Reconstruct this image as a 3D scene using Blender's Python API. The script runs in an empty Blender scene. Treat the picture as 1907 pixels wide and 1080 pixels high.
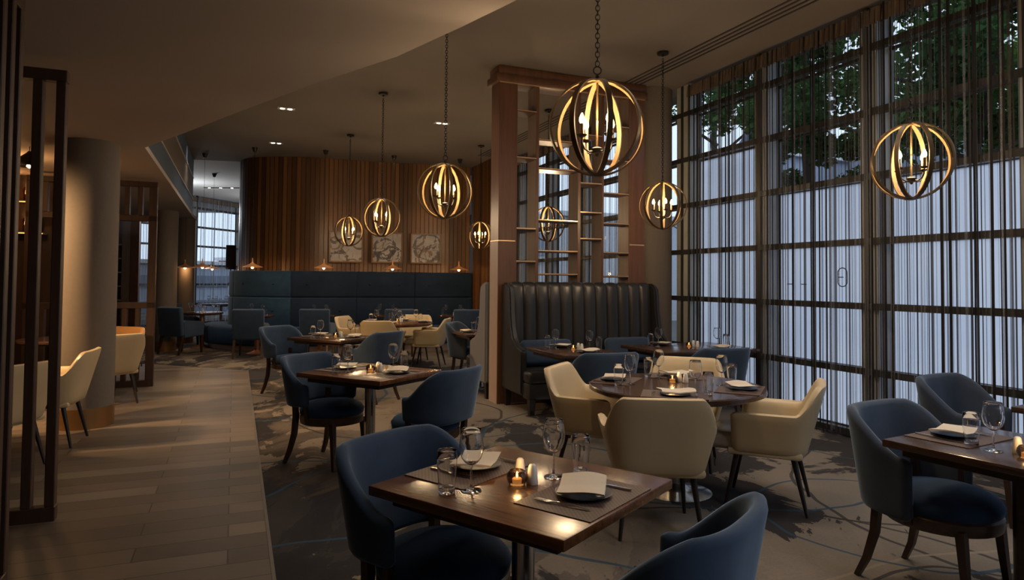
import bpy, bmesh, math, random
from mathutils import Vector, Matrix
random.seed(7)
COL = bpy.context.scene.collection
PI = math.pi
R = math.radians

# ------------------------------------------------------------------ materials
def new_mat(name):
    m = bpy.data.materials.new(name); m.use_nodes = True
    nt = m.node_tree
    return m, nt, nt.nodes['Principled BSDF']
def setp(b, **k):
    for a, v in k.items():
        n = a.replace('_', ' ')
        if n in b.inputs: b.inputs[n].default_value = v
def rgba(c): return (c[0], c[1], c[2], 1.0)
def ramp(nt, stops, fac=None, interp='LINEAR'):
    r = nt.nodes.new('ShaderNodeValToRGB'); r.color_ramp.interpolation = interp
    e = r.color_ramp.elements
    while len(e) < len(stops): e.new(0.5)
    for q, (p, c) in zip(e, stops): q.position = p; q.color = rgba(c)
    if fac is not None: nt.links.new(fac, r.inputs[0])
    return r.outputs[0]
def coords(nt, scale=(1,1,1), rot=(0,0,0), loc=(0,0,0), src='Object'):
    t = nt.nodes.new('ShaderNodeTexCoord'); m = nt.nodes.new('ShaderNodeMapping')
    m.inputs['Scale'].default_value = scale; m.inputs['Rotation'].default_value = rot; m.inputs['Location'].default_value = loc
    nt.links.new(t.outputs[src], m.inputs[0]); return m.outputs[0]
def noise(nt, vec, scale, detail=3, rough=.5, dist=0):
    n = nt.nodes.new('ShaderNodeTexNoise'); n.inputs['Scale'].default_value = scale; n.inputs['Detail'].default_value = detail
    n.inputs['Roughness'].default_value = rough; n.inputs['Distortion'].default_value = dist
    nt.links.new(vec, n.inputs['Vector']); return n.outputs['Fac']
def mixc(nt, fac, a, b, mode='MIX'):
    m = nt.nodes.new('ShaderNodeMix'); m.data_type = 'RGBA'; m.blend_type = mode
    for s, v in ((0, fac), (6, a), (7, b)):
        if hasattr(v, 'links'): nt.links.new(v, m.inputs[s])
        else: m.inputs[s].default_value = v if s == 0 else rgba(v)
    return m.outputs[2]
def math_(nt, op, a, b=None, c=None):
    m = nt.nodes.new('ShaderNodeMath'); m.operation = op
    for i, v in enumerate((a, b, c)):
        if v is None: continue
        if hasattr(v, 'links'): nt.links.new(v, m.inputs[i])
        else: m.inputs[i].default_value = v
    return m.outputs[0]
def bump(nt, b, h, strength=.2, dist=.01):
    n = nt.nodes.new('ShaderNodeBump'); n.inputs['Strength'].default_value = strength; n.inputs['Distance'].default_value = dist
    nt.links.new(h, n.inputs['Height']); nt.links.new(n.outputs[0], b.inputs['Normal'])

def plain(name, c, rough=.5, metal=0, var=.12, vs=8, spec=.5, emis=None, es=0):
    m, nt, b = new_mat(name)
    f = noise(nt, coords(nt), vs, 3)
    col = mixc(nt, f, [x*(1-var) for x in c], [min(1, x*(1+var)) for x in c])
    nt.links.new(col, b.inputs['Base Color'])
    setp(b, Roughness=rough, Metallic=metal)
    b.inputs['Specular IOR Level'].default_value = spec
    if emis: b.inputs['Emission Color'].default_value = rgba(emis); b.inputs['Emission Strength'].default_value = es
    return m
def wood(name, dark, light, axis=0, scale=1.0, rough=.35, coat=0, spec=.5):
    m, nt, b = new_mat(name)
    s = [9*scale]*3; s[axis] = .8*scale
    v = coords(nt, tuple(s))
    f = noise(nt, v, 3.0, 5, .6, .6); g = noise(nt, v, 14, 3, .6)
    fac = math_(nt, 'ADD', math_(nt, 'MULTIPLY', f, .75), math_(nt, 'MULTIPLY', g, .25))
    nt.links.new(ramp(nt, [(.32, dark), (.68, light)], fac), b.inputs['Base Color'])
    setp(b, Roughness=rough); b.inputs['Coat Weight'].default_value = coat; b.inputs['Coat Roughness'].default_value = .15
    b.inputs['Specular IOR Level'].default_value = spec
    bump(nt, b, g, .08, .004)
    return m
def velvet(name, c, sheen=.35):
    m, nt, b = new_mat(name)
    f = noise(nt, coords(nt), 5, 4, .6, .4)
    nt.links.new(mixc(nt, f, [x*.6 for x in c], [x*1.4 for x in c]), b.inputs['Base Color'])
    setp(b, Roughness=.85); b.inputs['Sheen Weight'].default_value = sheen; b.inputs['Sheen Roughness'].default_value = .4
    b.inputs['Sheen Tint'].default_value = (.45, .6, .8, 1); b.inputs['Specular IOR Level'].default_value = .15
    return m
def leather(name, c, rough=.38, bs=.12):
    m, nt, b = new_mat(name)
    v = coords(nt); f = noise(nt, v, 4, 3)
    nt.links.new(mixc(nt, f, [x*.9 for x in c], [x*1.08 for x in c]), b.inputs['Base Color'])
    setp(b, Roughness=rough); bump(nt, b, noise(nt, v, 140, 2), bs, .002)
    return m
def thin_glass(name, tint=(.98, .98, .98), refl=1.0, rough=.01):
    m = bpy.data.materials.new(name); m.use_nodes = True; nt = m.node_tree; nt.nodes.clear()
    o = nt.nodes.new('ShaderNodeOutputMaterial'); t = nt.nodes.new('ShaderNodeBsdfTransparent'); g = nt.nodes.new('ShaderNodeBsdfGlossy')
    t.inputs[0].default_value = rgba(tint); g.inputs['Roughness'].default_value = rough
    lw = nt.nodes.new('ShaderNodeLayerWeight'); lw.inputs[0].default_value = .5
    fr = math_(nt, 'ADD', math_(nt, 'MULTIPLY', math_(nt, 'POWER', lw.outputs['Facing'], 3.5), .75 * refl), .035 * refl)
    x = nt.nodes.new('ShaderNodeMixShader'); nt.links.new(fr, x.inputs[0])
    nt.links.new(t.outputs[0], x.inputs[1]); nt.links.new(g.outputs[0], x.inputs[2]); nt.links.new(x.outputs[0], o.inputs[0])
    return m
def glass(name, c=(1, 1, 1), rough=.01):
    m, nt, b = new_mat(name); setp(b, Base_Color=rgba(c), Roughness=rough, IOR=1.45); b.inputs['Transmission Weight'].default_value = 1
    return m
def emit(name, c, s):
    m = bpy.data.materials.new(name); m.use_nodes = True; nt = m.node_tree; nt.nodes.clear()
    o = nt.nodes.new('ShaderNodeOutputMaterial'); e = nt.nodes.new('ShaderNodeEmission'); e.inputs[0].default_value = rgba(c); e.inputs[1].default_value = s
    nt.links.new(e.outputs[0], o.inputs[0]); return m

TH = R(22.5)
def toned(name, dark, light, rough=.4, sheen=0):
    """wood boards whose tone comes from a per-board colour attribute"""
    m, nt, b = new_mat(name)
    a = nt.nodes.new('ShaderNodeAttribute'); a.attribute_name = 'tone'
    f = noise(nt, coords(nt, (14, 14, 1.1)), 2.5, 5, .6, .5)
    fac = math_(nt, 'ADD', math_(nt, 'MULTIPLY', a.outputs['Fac'], .55), math_(nt, 'MULTIPLY', f, .45))
    nt.links.new(ramp(nt, [(.2, dark), (.8, light)], fac), b.inputs['Base Color'])
    setp(b, Roughness=rough)
    return m

def carpet_mat():
    m, nt, b = new_mat('carpet_weave')
    v = coords(nt, rot=(0, 0, -TH))
    big = noise(nt, coords(nt, (1, .8, 1), (0, 0, -TH), (3.1, 1.2, 0)), .38, 3, .55, .6)
    mid = noise(nt, coords(nt, (1.0, .55, 1), (0, 0, -TH), (7.3, 2.4, 0)), 1.25, 6, .62, .9)
    mid2 = noise(nt, coords(nt, (1.0, .5, 1), (0, 0, -TH), (1.3, 9.4, 0)), 2.0, 6, .65, 1.1)
    fine = noise(nt, v, 60, 3, .7)
    # tan ground near the windows, browner towards the walkway
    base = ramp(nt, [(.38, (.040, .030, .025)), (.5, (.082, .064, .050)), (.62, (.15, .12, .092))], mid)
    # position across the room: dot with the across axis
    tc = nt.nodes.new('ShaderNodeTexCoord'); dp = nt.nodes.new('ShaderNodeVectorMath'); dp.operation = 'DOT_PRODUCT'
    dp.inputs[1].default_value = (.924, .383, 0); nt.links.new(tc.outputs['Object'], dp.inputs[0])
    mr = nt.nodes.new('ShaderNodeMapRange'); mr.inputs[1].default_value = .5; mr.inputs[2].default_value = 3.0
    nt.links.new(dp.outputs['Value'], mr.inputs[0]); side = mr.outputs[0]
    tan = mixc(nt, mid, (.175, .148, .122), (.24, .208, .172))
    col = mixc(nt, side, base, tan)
    # cream flakes, mostly on the aisle side
    fl = ramp(nt, [(.53, (0, 0, 0)), (.542, (1, 1, 1))], mid2)
    flf = math_(nt, 'MULTIPLY', fl, math_(nt, 'SUBTRACT', .85, math_(nt, 'MULTIPLY', side, .7)))
    col = mixc(nt, flf, col, (.27, .215, .16))
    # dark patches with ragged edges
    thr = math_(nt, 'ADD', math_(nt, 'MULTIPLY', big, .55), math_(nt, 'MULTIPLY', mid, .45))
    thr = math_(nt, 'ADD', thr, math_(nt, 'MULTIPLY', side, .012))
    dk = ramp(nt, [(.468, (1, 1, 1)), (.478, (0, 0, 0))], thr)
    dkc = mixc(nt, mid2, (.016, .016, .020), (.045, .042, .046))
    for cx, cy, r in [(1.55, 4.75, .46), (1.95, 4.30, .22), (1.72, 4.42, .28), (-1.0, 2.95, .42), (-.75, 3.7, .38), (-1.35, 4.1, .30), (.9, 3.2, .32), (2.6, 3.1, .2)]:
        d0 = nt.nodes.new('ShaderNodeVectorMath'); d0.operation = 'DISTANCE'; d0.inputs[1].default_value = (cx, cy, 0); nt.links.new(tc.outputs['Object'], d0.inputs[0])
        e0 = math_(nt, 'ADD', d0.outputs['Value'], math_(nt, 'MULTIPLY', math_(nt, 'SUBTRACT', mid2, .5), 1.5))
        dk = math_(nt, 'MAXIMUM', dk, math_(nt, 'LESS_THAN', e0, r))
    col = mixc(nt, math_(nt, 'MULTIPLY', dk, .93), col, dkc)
    # thin curving lines
    wob = noise(nt, v, 1.2, 2)
    def ring(cx, cy, r, w, c, k=.85):
        nonlocal col
        d = nt.nodes.new('ShaderNodeVectorMath'); d.operation = 'DISTANCE'; d.inputs[1].default_value = (cx, cy, 0)
        nt.links.new(tc.outputs['Object'], d.inputs[0])
        q = math_(nt, 'ADD', d.outputs['Value'], math_(nt, 'MULTIPLY', wob, .22))
        q = math_(nt, 'ABSOLUTE', math_(nt, 'SUBTRACT', q, r + .11))
        q = math_(nt, 'MULTIPLY', math_(nt, 'LESS_THAN', q, w), k)
        col = mixc(nt, q, col, c)
    dkl, bl, lt = (.04, .038, .04), (.03, .075, .12), (.27, .23, .18)
    for a in [(3.6, 2.2, 1.5, .016, dkl), (2.6, 5.2, 1.05, .014, dkl), (1.2, 2.8, 1.7, .014, dkl), (4.2, 4.6, 2.1, .014, dkl), (2.2, 3.0, .55, .014, dkl), (2.9, 1.4, 2.4, .012, lt),
              (1.6, 6.3, 1.9, .014, bl), (-1.6, 4.2, 1.3, .016, bl), (.3, 5.4, .75, .016, bl), (-.6, 2.0, 1.9, .014, bl), (-3.2, 8.5, 1.6, .02, bl), (-4.2, 12.0, 1.3, .03, dkl),
              (-1.2, 7.4, 1.1, .016, dkl), (-2.2, 10.5, 2.2, .02, bl), (.9, 4.1, 2.6, .012, bl), (-5.6, 12.6, .7, .03, dkl), (2.4, 4.3, .8, .012, bl)]: ring(*a)
    col = mixc(nt, math_(nt, 'MULTIPLY', fine, .35), col, (.02, .018, .016))
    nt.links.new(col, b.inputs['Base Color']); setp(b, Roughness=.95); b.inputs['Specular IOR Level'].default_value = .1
    bump(nt, b, fine, .35, .004)
    return m
def plank_mat():
    m, nt, b = new_mat('walkway_planks')
    v = coords(nt, rot=(0, 0, -TH))
    br = nt.nodes.new('ShaderNodeTexBrick'); nt.links.new(v, br.inputs['Vector'])
    br.offset = .37; br.offset_frequency = 2; br.squash = 1
    for n, x in (('Scale', 1.0), ('Mortar Size', .004), ('Mortar Smooth', .1), ('Bias', 0), ('Brick Width', 1.25), ('Row Height', .2)): br.inputs[n].default_value = x
    br.inputs['Color1'].default_value = (0, 0, 0, 1); br.inputs['Color2'].default_value = (1, 1, 1, 1); br.inputs['Mortar'].default_value = (.5, .5, .5, 1)
    g = noise(nt, coords(nt, (.7, 10, 1), (0, 0, -TH)), 3.2, 5, .6, .5)
    fac = math_(nt, 'ADD', math_(nt, 'MULTIPLY', br.outputs['Color'], .5), math_(nt, 'MULTIPLY', g, .5))
    col = ramp(nt, [(.12, (.050, .038, .029)), (.5, (.115, .088, .066)), (.88, (.20, .158, .122))], fac)
    col = mixc(nt, br.outputs['Fac'], col, (.025, .018, .013))
    nt.links.new(col, b.inputs['Base Color'])
    nt.links.new(ramp(nt, [(0, (.34, .34, .34)), (1, (.52, .52, .52))], g), b.inputs['Roughness'])
    bump(nt, b, math_(nt, 'SUBTRACT', g, math_(nt, 'MULTIPLY', br.outputs['Fac'], 2)), .12, .004)
    return m
def mat_weave():
    m, nt, b = new_mat('placemat_weave')
    v = coords(nt)
    ck = nt.nodes.new('ShaderNodeTexChecker'); ck.inputs['Scale'].default_value = 115; nt.links.new(v, ck.inputs[0])
    ck.inputs[1].default_value = (.105, .062, .05, 1); ck.inputs[2].default_value = (.04, .025, .021, 1)
    nt.links.new(ck.outputs[0], b.inputs['Base Color']); setp(b, Roughness=.55); bump(nt, b, ck.outputs[1], .5, .002)
    return m
def art_mat(seed):
    m, nt, b = new_mat('abstract_print')
    v = coords(nt, loc=(seed*3.7, seed*1.3, seed*2.1))
    base = ramp(nt, [(.35, (.36, .33, .33)), (.7, (.52, .48, .47))], noise(nt, v, 3, 3))
    col = base
    w = noise(nt, v, 5, 3)
    random.seed(seed*11+3)
    tc = nt.nodes.new('ShaderNodeTexCoord')
    brk = noise(nt, v, 9, 4, .7)
    for i in range(9):
        cx, cz, r = random.uniform(-.35, .35), random.uniform(-.35, .3), random.uniform(.10, .34)
        d = nt.nodes.new('ShaderNodeVectorMath'); d.operation = 'DISTANCE'; d.inputs[1].default_value = (cx, 0, cz); nt.links.new(tc.outputs['Object'], d.inputs[0])
        q = math_(nt, 'ABSOLUTE', math_(nt, 'SUBTRACT', math_(nt, 'ADD', d.outputs['Value'], math_(nt, 'MULTIPLY', w, .16)), r+.08))
        wd = random.choice((.004, .008, .022, .03))
        q = math_(nt, 'MULTIPLY', math_(nt, 'LESS_THAN', q, wd), math_(nt, 'GREATER_THAN', brk, random.uniform(.38, .52)))
        col = mixc(nt, math_(nt, 'MULTIPLY', q, .85), col, random.choice(((.10, .075, .06), (.16, .12, .10), (.25, .15, .10), (.07, .07, .075))))
    nt.links.new(col, b.inputs['Base Color']); setp(b, Roughness=.6)
    return m
def curtain_mat(c0=(.030, .026, .022), c1=(.085, .075, .066), c2=(.26, .25, .24)):
    m = bpy.data.materials.new('curtain_thread'); m.use_nodes = True; nt = m.node_tree; nt.nodes.clear()
    o = nt.nodes.new('ShaderNodeOutputMaterial')
    a = nt.nodes.new('ShaderNodeAttribute'); a.attribute_name = 'tone'
    c = ramp(nt, [(0, c0), (.6, c1), (1, c2)], a.outputs['Fac'])
    d = nt.nodes.new('ShaderNodeBsdfDiffuse'); t = nt.nodes.new('ShaderNodeBsdfTranslucent'); tr = nt.nodes.new('ShaderNodeBsdfTransparent')
    nt.links.new(c, d.inputs[0]); nt.links.new(c, t.inputs[0])
    m1 = nt.nodes.new('ShaderNodeMixShader'); m1.inputs[0].default_value = .5
    nt.links.new(d.outputs[0], m1.inputs[1]); nt.links.new(t.outputs[0], m1.inputs[2])
    m2 = nt.nodes.new('ShaderNodeMixShader'); nt.links.new(math_(nt, 'MULTIPLY', a.outputs['Fac'], .5), m2.inputs[0])
    nt.links.new(m1.outputs[0], m2.inputs[1]); nt.links.new(tr.outputs[0], m2.inputs[2]); nt.links.new(m2.outputs[0], o.inputs[0])
    return m
def frosted_mat():
    m = bpy.data.materials.new('frosted_film'); m.use_nodes = True; nt = m.node_tree; nt.nodes.clear()
    o = nt.nodes.new('ShaderNodeOutputMaterial'); t = nt.nodes.new('ShaderNodeBsdfTranslucent'); tr = nt.nodes.new('ShaderNodeBsdfTransparent')
    c = ramp(nt, [(.3, (.74, .80, .90)), (.7, (.90, .93, .98))], noise(nt, coords(nt), 1.5, 2)); nt.links.new(c, t.inputs[0])
    x = nt.nodes.new('ShaderNodeMixShader'); x.inputs[0].default_value = .06
    nt.links.new(t.outputs[0], x.inputs[1]); nt.links.new(tr.outputs[0], x.inputs[2]); nt.links.new(x.outputs[0], o.inputs[0])
    return m
def leaf_mat(name, a, b_):
    m = bpy.data.materials.new(name); m.use_nodes = True; nt = m.node_tree; nt.nodes.clear()
    o = nt.nodes.new('ShaderNodeOutputMaterial'); d = nt.nodes.new('ShaderNodeBsdfDiffuse'); t = nt.nodes.new('ShaderNodeBsdfTranslucent')
    c = ramp(nt, [(.3, a), (.7, b_)], noise(nt, coords(nt), .9, 3)); nt.links.new(c, d.inputs[0]); nt.links.new(c, t.inputs[0])
    x = nt.nodes.new('ShaderNodeMixShader'); x.inputs[0].default_value = .4
    nt.links.new(d.outputs[0], x.inputs[1]); nt.links.new(t.outputs[0], x.inputs[2]); nt.links.new(x.outputs[0], o.inputs[0])
    return m

M = {}
M['edge_metal'] = plain('edge_metal', (.16, .14, .12), .45, .6)
M['return'] = plain('grey_window_return', (.34, .36, .34), .6)
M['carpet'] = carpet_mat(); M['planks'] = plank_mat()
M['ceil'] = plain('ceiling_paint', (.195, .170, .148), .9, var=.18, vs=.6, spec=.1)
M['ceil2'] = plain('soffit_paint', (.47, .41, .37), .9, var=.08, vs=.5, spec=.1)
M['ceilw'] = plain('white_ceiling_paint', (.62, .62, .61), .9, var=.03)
M['wallp'] = plain('taupe_paint', (.20, .165, .135), .9)
M['fabric_wrap'] = plain('taupe_column_cover', (.155, .13, .11), .75, var=.1, vs=30, spec=.2)
M['brass'] = plain('bronze_band', (.30, .16, .06), .38, .75)
M['blue_band'] = plain('blue_fascia', (.055, .085, .13), .7)
M['brown_band'] = plain('brown_fascia', (.11, .085, .06), .7)
M['white_trim'] = plain('pale_trim', (.45, .45, .44), .6)
M['slat'] = toned('walnut_boards', (.066, .028, .010), (.21, .098, .034), .36)
M['screen'] = wood('mahogany_screen', (.085, .036, .018), (.15, .068, .034), 2, .6, .4)
M['screen_in'] = wood('taupe_screen_inside', (.17, .12, .095), (.23, .17, .135), 2, .5, .6)
M['screen_end'] = plain('pale_screen_edge', (.36, .27, .23), .5)
M['inlay'] = plain('pale_brass_inlay', (.75, .5, .28), .3, .7)
M['darkwood'] = wood('dark_slat_wood', (.030, .014, .008), (.062, .031, .017), 2, .6, .5)
M['top'] = wood('walnut_tabletop', (.055, .020, .007), (.19, .075, .026), 0, 1.0, .24, .15)
M['topdark'] = wood('dark_tabletop', (.032, .016, .010), (.085, .044, .028), 0, 1.0, .2, .25)
M['topedge'] = wood('dark_apron', (.028, .013, .007), (.06, .028, .014), 0, 1.0, .3)
M['leg'] = wood('chair_leg_wood', (.022, .010, .006), (.05, .023, .012), 2, 1.5, .35)
M['legdark'] = plain('black_stained_leg', (.016, .011, .009), .4)
M['rail'] = wood('chair_rail_wood', (.035, .018, .011), (.08, .042, .025), 0, 1.2, .35)
M['velvet'] = velvet('blue_velvet', (.034, .056, .098), .7); M['velvet_grey'] = velvet('slate_blue_velvet', (.050, .064, .092), .7); M['velvet_b'] = velvet('bright_blue_velvet', (.020, .053, .120), .3)
M['velvet_s'] = velvet('blue_seat_velvet', (.018, .040, .084), .35)
M['cream'] = leather('cream_leather', (.56, .44, .27), .36); M['creamseat'] = leather('pale_seat_leather', (.42, .36, .27), .3); M['tan'] = leather('orange_lit_leather', (.50, .25, .09), .4)  # tan is the cream leather with warm orange light painted into it
M['velvet_dim'] = velvet('dim_banquette_velvet', (.013, .027, .056), .22); M['velvet_lit'] = velvet('lit_banquette_velvet', (.024, .060, .118), .4)  # same banquette velvet twice, dim and lit, shading put in the colour
M['black'] = leather('black_leather', (.022, .021, .021), .36, .15); M['grey_leather'] = leather('grey_leather', (.17, .175, .19), .38, .15)
M['chrome'] = plain('brushed_steel', (.62, .60, .58), .2, 1, var=.05); M['copper'] = plain('copper_sheet', (.80, .38, .17), .42, .55, var=.1); M['copleg'] = plain('copper_tube', (.45, .22, .13), .35, .8)
M['bronze'] = plain('aged_bronze', (.12, .072, .027), .45, .35, var=.3, vs=20); M['iron'] = plain('black_iron', (.02, .017, .014), .5, .5)
M['china'] = plain('white_china', (.80, .76, .68), .25, var=.03); M['plate'] = plain('slate_plate', (.055, .058, .06), .3, var=.3, vs=30); M['napkin'] = plain('cream_napkin', (.62, .55, .45), .9, var=.05, vs=40, spec=.1)
M['steel'] = plain('cutlery_steel', (.7, .68, .64), .16, 1, var=.04)
M['mat'] = mat_weave(); M['tea'] = glass('smoked_candle_glass', (.35, .28, .24), .05); M['wax'] = plain('candle_wax', (.8, .55, .3), .6, emis=(1, .45, .12), es=.9)
M['flame'] = emit('candle_flame', (1, .55, .16), 22); M['bulb'] = emit('warm_bulb', (1, .70, .28), 16); M['spot'] = emit('spot_lens', (1, .80, .52), 18); M['bulb2'] = emit('pendant_bulb', (1, .62, .25), 24)
M['thin'] = thin_glass('wine_glass_bowl', (.985, .985, .985), 1.25); M['solid'] = glass('glass_stem'); M['pane'] = thin_glass('window_pane', (.80, .86, .88), 1.0)
M['frost'] = frosted_mat(); M['frame'] = plain('window_frame', (.036, .034, .033), .5, .2); M['mull'] = plain('grey_mullion', (.30, .31, .315), .55)
M['thread'] = curtain_mat(); M['thread_pale'] = curtain_mat((.25, .25, .25), (.5, .5, .5), (.75, .75, .75)); M['shade'] = plain('charcoal_shade', (.035, .035, .038), .8)
M['button'] = velvet('button_velvet', (.012, .03, .06)); M['tag'] = plain('black_tag', (.01, .01, .01), .5)
M['vent'] = plain('vent_slot', (.03, .025, .02), .8); M['artframe'] = wood('oak_frame', (.14, .065, .022), (.22, .11, .04), 0, 1, .4)
M['bottle'] = glass('amber_bottle', (.5, .22, .06), .05); M['warm'] = emit('shelf_glow', (1, .42, .12), 2.2); M['marks'] = plain('film_lettering', (.08, .10, .16), .6)
M['leafd'] = leaf_mat('dark_leaves', (.03, .065, .026), (.085, .16, .05)); M['leafl'] = leaf_mat('light_leaves', (.04, .10, .02), (.10, .19, .04)); M['bark'] = plain('bark', (.04, .03, .02), .9)
M['bldg'] = plain('grey_render', (.22, .20, .22), .8); M['bldg2'] = plain('blue_cladding', (.45, .52, .66), .7); M['bldg3'] = plain('pale_render', (.78, .78, .80), .8); M['roofw'] = plain('white_ledge', (.8, .8, .82), .7); M['dkglass'] = plain('dark_glazing', (.20, .25, .34), .3)
M['brick'] = plain('red_cladding', (.32, .10, .10), .8); M['asphalt'] = plain('asphalt', (.10, .10, .10), .9); M['bluel'] = plain('lamp_enamel', (.05, .09, .16), .4)

# ------------------------------------------------------------------ mesh builder
class MB:
    def __init__(s): s.v = []; s.f = []; s.tone = None
    def quadgrid(s, rows, close=False, cap0=False, cap1=False):
        """rows: list of equal-length point lists"""
        b = len(s.v); n = len(rows[0])
        for r in rows: s.v += [tuple(p) for p in r]
        for i in range(len(rows)-1):
            for j in range(n if close else n-1):
                k = (j+1) % n
                s.f.append((b+i*n+j, b+i*n+k, b+(i+1)*n+k, b+(i+1)*n+j))
        if cap0: s.f.append(tuple(b+j for j in reversed(range(n))))
        if cap1: s.f.append(tuple(b+(len(rows)-1)*n+j for j in range(n)))
        return s
    def box(s, c, d, rz=0, bev=0, seg=2, mtx=None):
        bm = bmesh.new(); bmesh.ops.create_cube(bm, size=1)
        bmesh.ops.scale(bm, vec=d, verts=bm.verts)
        if bev: bmesh.ops.bevel(bm, geom=list(bm.edges), offset=min(bev, min(d)*.49), segments=seg, affect='EDGES', profile=.5)
        mt = Matrix.Translation(c) @ Matrix.Rotation(rz, 4, 'Z')
        if mtx is not None: mt = mtx @ mt
        bmesh.ops.transform(bm, matrix=mt, verts=bm.verts)
        return s.addbm(bm)
    def addbm(s, bm):
        b = len(s.v); bm.verts.index_update()
        s.v += [tuple(v.co) for v in bm.verts]; s.f += [tuple(b+v.index for v in f.verts) for f in bm.faces]; bm.free(); return s
    def lathe(s, prof, n=28, at=(0, 0, 0), sx=1, sy=1, rz=0):
        rows = []
        for r, z in prof:
            rows.append([(at[0]+sx*r*math.cos(2*PI*j/n+rz), at[1]+sy*r*math.sin(2*PI*j/n+rz), at[2]+z) for j in range(n)])
        return s.quadgrid(rows, True, prof[0][0] > 1e-6, prof[-1][0] > 1e-6)
    def tube(s, pts, r, n=8, cap=True, sq=False):
        pts = [Vector(p) for p in pts]; rr = r if isinstance(r, (list, tuple)) else [r]*len(pts)
        rows = []; up = Vector((0, 0, 1)); prev = None
        for i, p in enumerate(pts):
            t = (pts[min(i+1, len(pts)-1)] - pts[max(i-1, 0)]).normalized()
            if prev is None:
                a = t.cross(Vector((1, 0, 0)) if abs(t.x) < .9 else Vector((0, 1, 0))).normalized()
                if abs(t.z) > .7: a = (Vector((1, 0, 0)) - t*t.x).normalized()
            else: a = (prev - t*prev.dot(t)).normalized()
            prev = a; b = t.cross(a); q = PI/4 if sq else 0; m = 4 if sq else n
            rows.append([p + (a*math.cos(2*PI*j/m+q) + b*math.sin(2*PI*j/m+q))*rr[i]*(1.414 if sq else 1) for j in range(m)])
        return s.quadgrid(rows, True, cap, cap)
    def torus(s, c, R_, r, n=20, m=6, axis='Z', sx=1, sy=1):
        rows = []
        for i in range(n+1):
            a = 2*PI*i/n; row = []
            for j in range(m):
                b = 2*PI*j/m; d = R_ + r*math.cos(b); p = (d*math.cos(a)*sx, d*math.sin(a)*sy, r*math.sin(b))
                if axis == 'X': p = (p[2], p[0], p[1])
                if axis == 'Y': p = (p[0], p[2], p[1])
                row.append((c[0]+p[0], c[1]+p[1], c[2]+p[2]))
            rows.append(row)
        return s.quadgrid(rows, True)
    def prism(s, poly, a, b, plane='XY'):
        f = {'XY': lambda p, h: (p[0], p[1], h), 'XZ': lambda p, h: (p[0], h, p[1]), 'YZ': lambda p, h: (h, p[0], p[1])}[plane]
        k = len(s.v); n = len(poly)
        s.v += [f(p, a) for p in poly] + [f(p, b) for p in poly]
        s.f.append(tuple(k+i for i in reversed(range(n)))); s.f.append(tuple(k+n+i for i in range(n)))
        for i in range(n): j = (i+1) % n; s.f.append((k+i, k+j, k+n+j, k+n+i))
        return s
    def shell(s, S, J=8):
        """S: samples (x,y,nx,ny,zb,zt,leanb,leant,th)"""
        rows = []
        for (x, y, nx, ny, zb, zt, lb, lt, th) in S:
            r = th/2; row = []
            def P(o, z): row.append((x+nx*o, y+ny*o, z))
            def L(z): return lb + (lt-lb)*max(0, min(1, (z-zb)/max(zt-zb, 1e-4)))
            for j in range(J+1):
                z = zb+r + (zt-zb-2*r)*j/J; P(L(z)+r, z)
            for a in (45, 90, 135): P(L(zt)+r*math.cos(R(a)), zt-r+r*math.sin(R(a)))
            for j in range(J+1):
                z = zt-r - (zt-zb-2*r)*j/J; P(L(z)-r, z)
            for a in (225, 270, 315): P(L(zb)+r*math.cos(R(a)), zb+r+r*math.sin(R(a)))
            rows.append(row)
        return s.quadgrid(rows, True, True, True)
    def mesh(s, name, smooth=35):
        me = bpy.data.meshes.new(name); me.from_pydata(s.v, [], s.f); me.validate(); me.update()
        bm = bmesh.new(); bm.from_mesh(me); bmesh.ops.recalc_face_normals(bm, faces=bm.faces); bm.to_mesh(me); bm.free()
        if smooth:
            me.shade_smooth(); me.set_sharp_from_angle(angle=R(smooth))
        return me
    def build(s, name, mat, parent=None, loc=(0, 0, 0), rz=0, smooth=35, recalc=True):
        me = s.mesh(name, smooth); me.materials.append(mat)
        o = bpy.data.objects.new(name, me); COL.objects.link(o); o.parent = parent; o.location = loc; o.rotation_euler = (0, 0, rz)
        return o
def raw(name, v, f, mat, tones=None, parent=None, smooth=False):
    me = bpy.data.meshes.new(name); me.from_pydata(v, [], f); me.update(); me.materials.append(mat)
    if tones is not None:
        a = me.attributes.new('tone', 'FLOAT', 'FACE'); a.data.foreach_set('value', tones)
    if smooth: me.shade_smooth()
    o = bpy.data.objects.new(name, me); COL.objects.link(o); o.parent = parent; return o

def tag(o, label, cat, group=None, kind=None):
    if label: o['label'] = label
    if cat: o['category'] = cat
    if group: o['group'] = group
    if kind: o['kind'] = kind
    return o
def struct(o, label=None): o['kind'] = 'structure'; 
def thing(name, label, cat, loc=(0, 0, 0), rz=0, group=None, kind=None):
    o = bpy.data.objects.new(name, None); COL.objects.link(o); o.location = loc; o.rotation_euler = (0, 0, rz); o.empty_display_size = .1
    return tag(o, label, cat, group, kind)
class Proto:
    """keeps one built thing; place() puts the thing itself first, then copies of it and of its parts"""
    def __init__(s, root): s.root = root; s.used = False
    def place(s, label, loc, rz=0, group=None, scale=None):
        if not s.used: r = s.root; s.used = True
        else:
            r = s.root.copy(); COL.objects.link(r)
            for ch in s.root.children:
                c = ch.copy(); COL.objects.link(c); c.parent = r
                for g in ch.children:
                    d = g.copy(); COL.objects.link(d); d.parent = c
        r.location = loc; r.rotation_euler = (0, 0, rz); r['label'] = label
        if group: r['group'] = group
        return r
def face(fx, fy): return math.atan2(-fx, fy)

U = (-.383, .924); V = (.924, .383)
W0 = (3.33, 6.42)
def wp(t, off=0): return (W0[0]+U[0]*t - V[0]*off, W0[1]+U[1]*t - V[1]*off)
HC = 4.10; HS = 2.83

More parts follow.
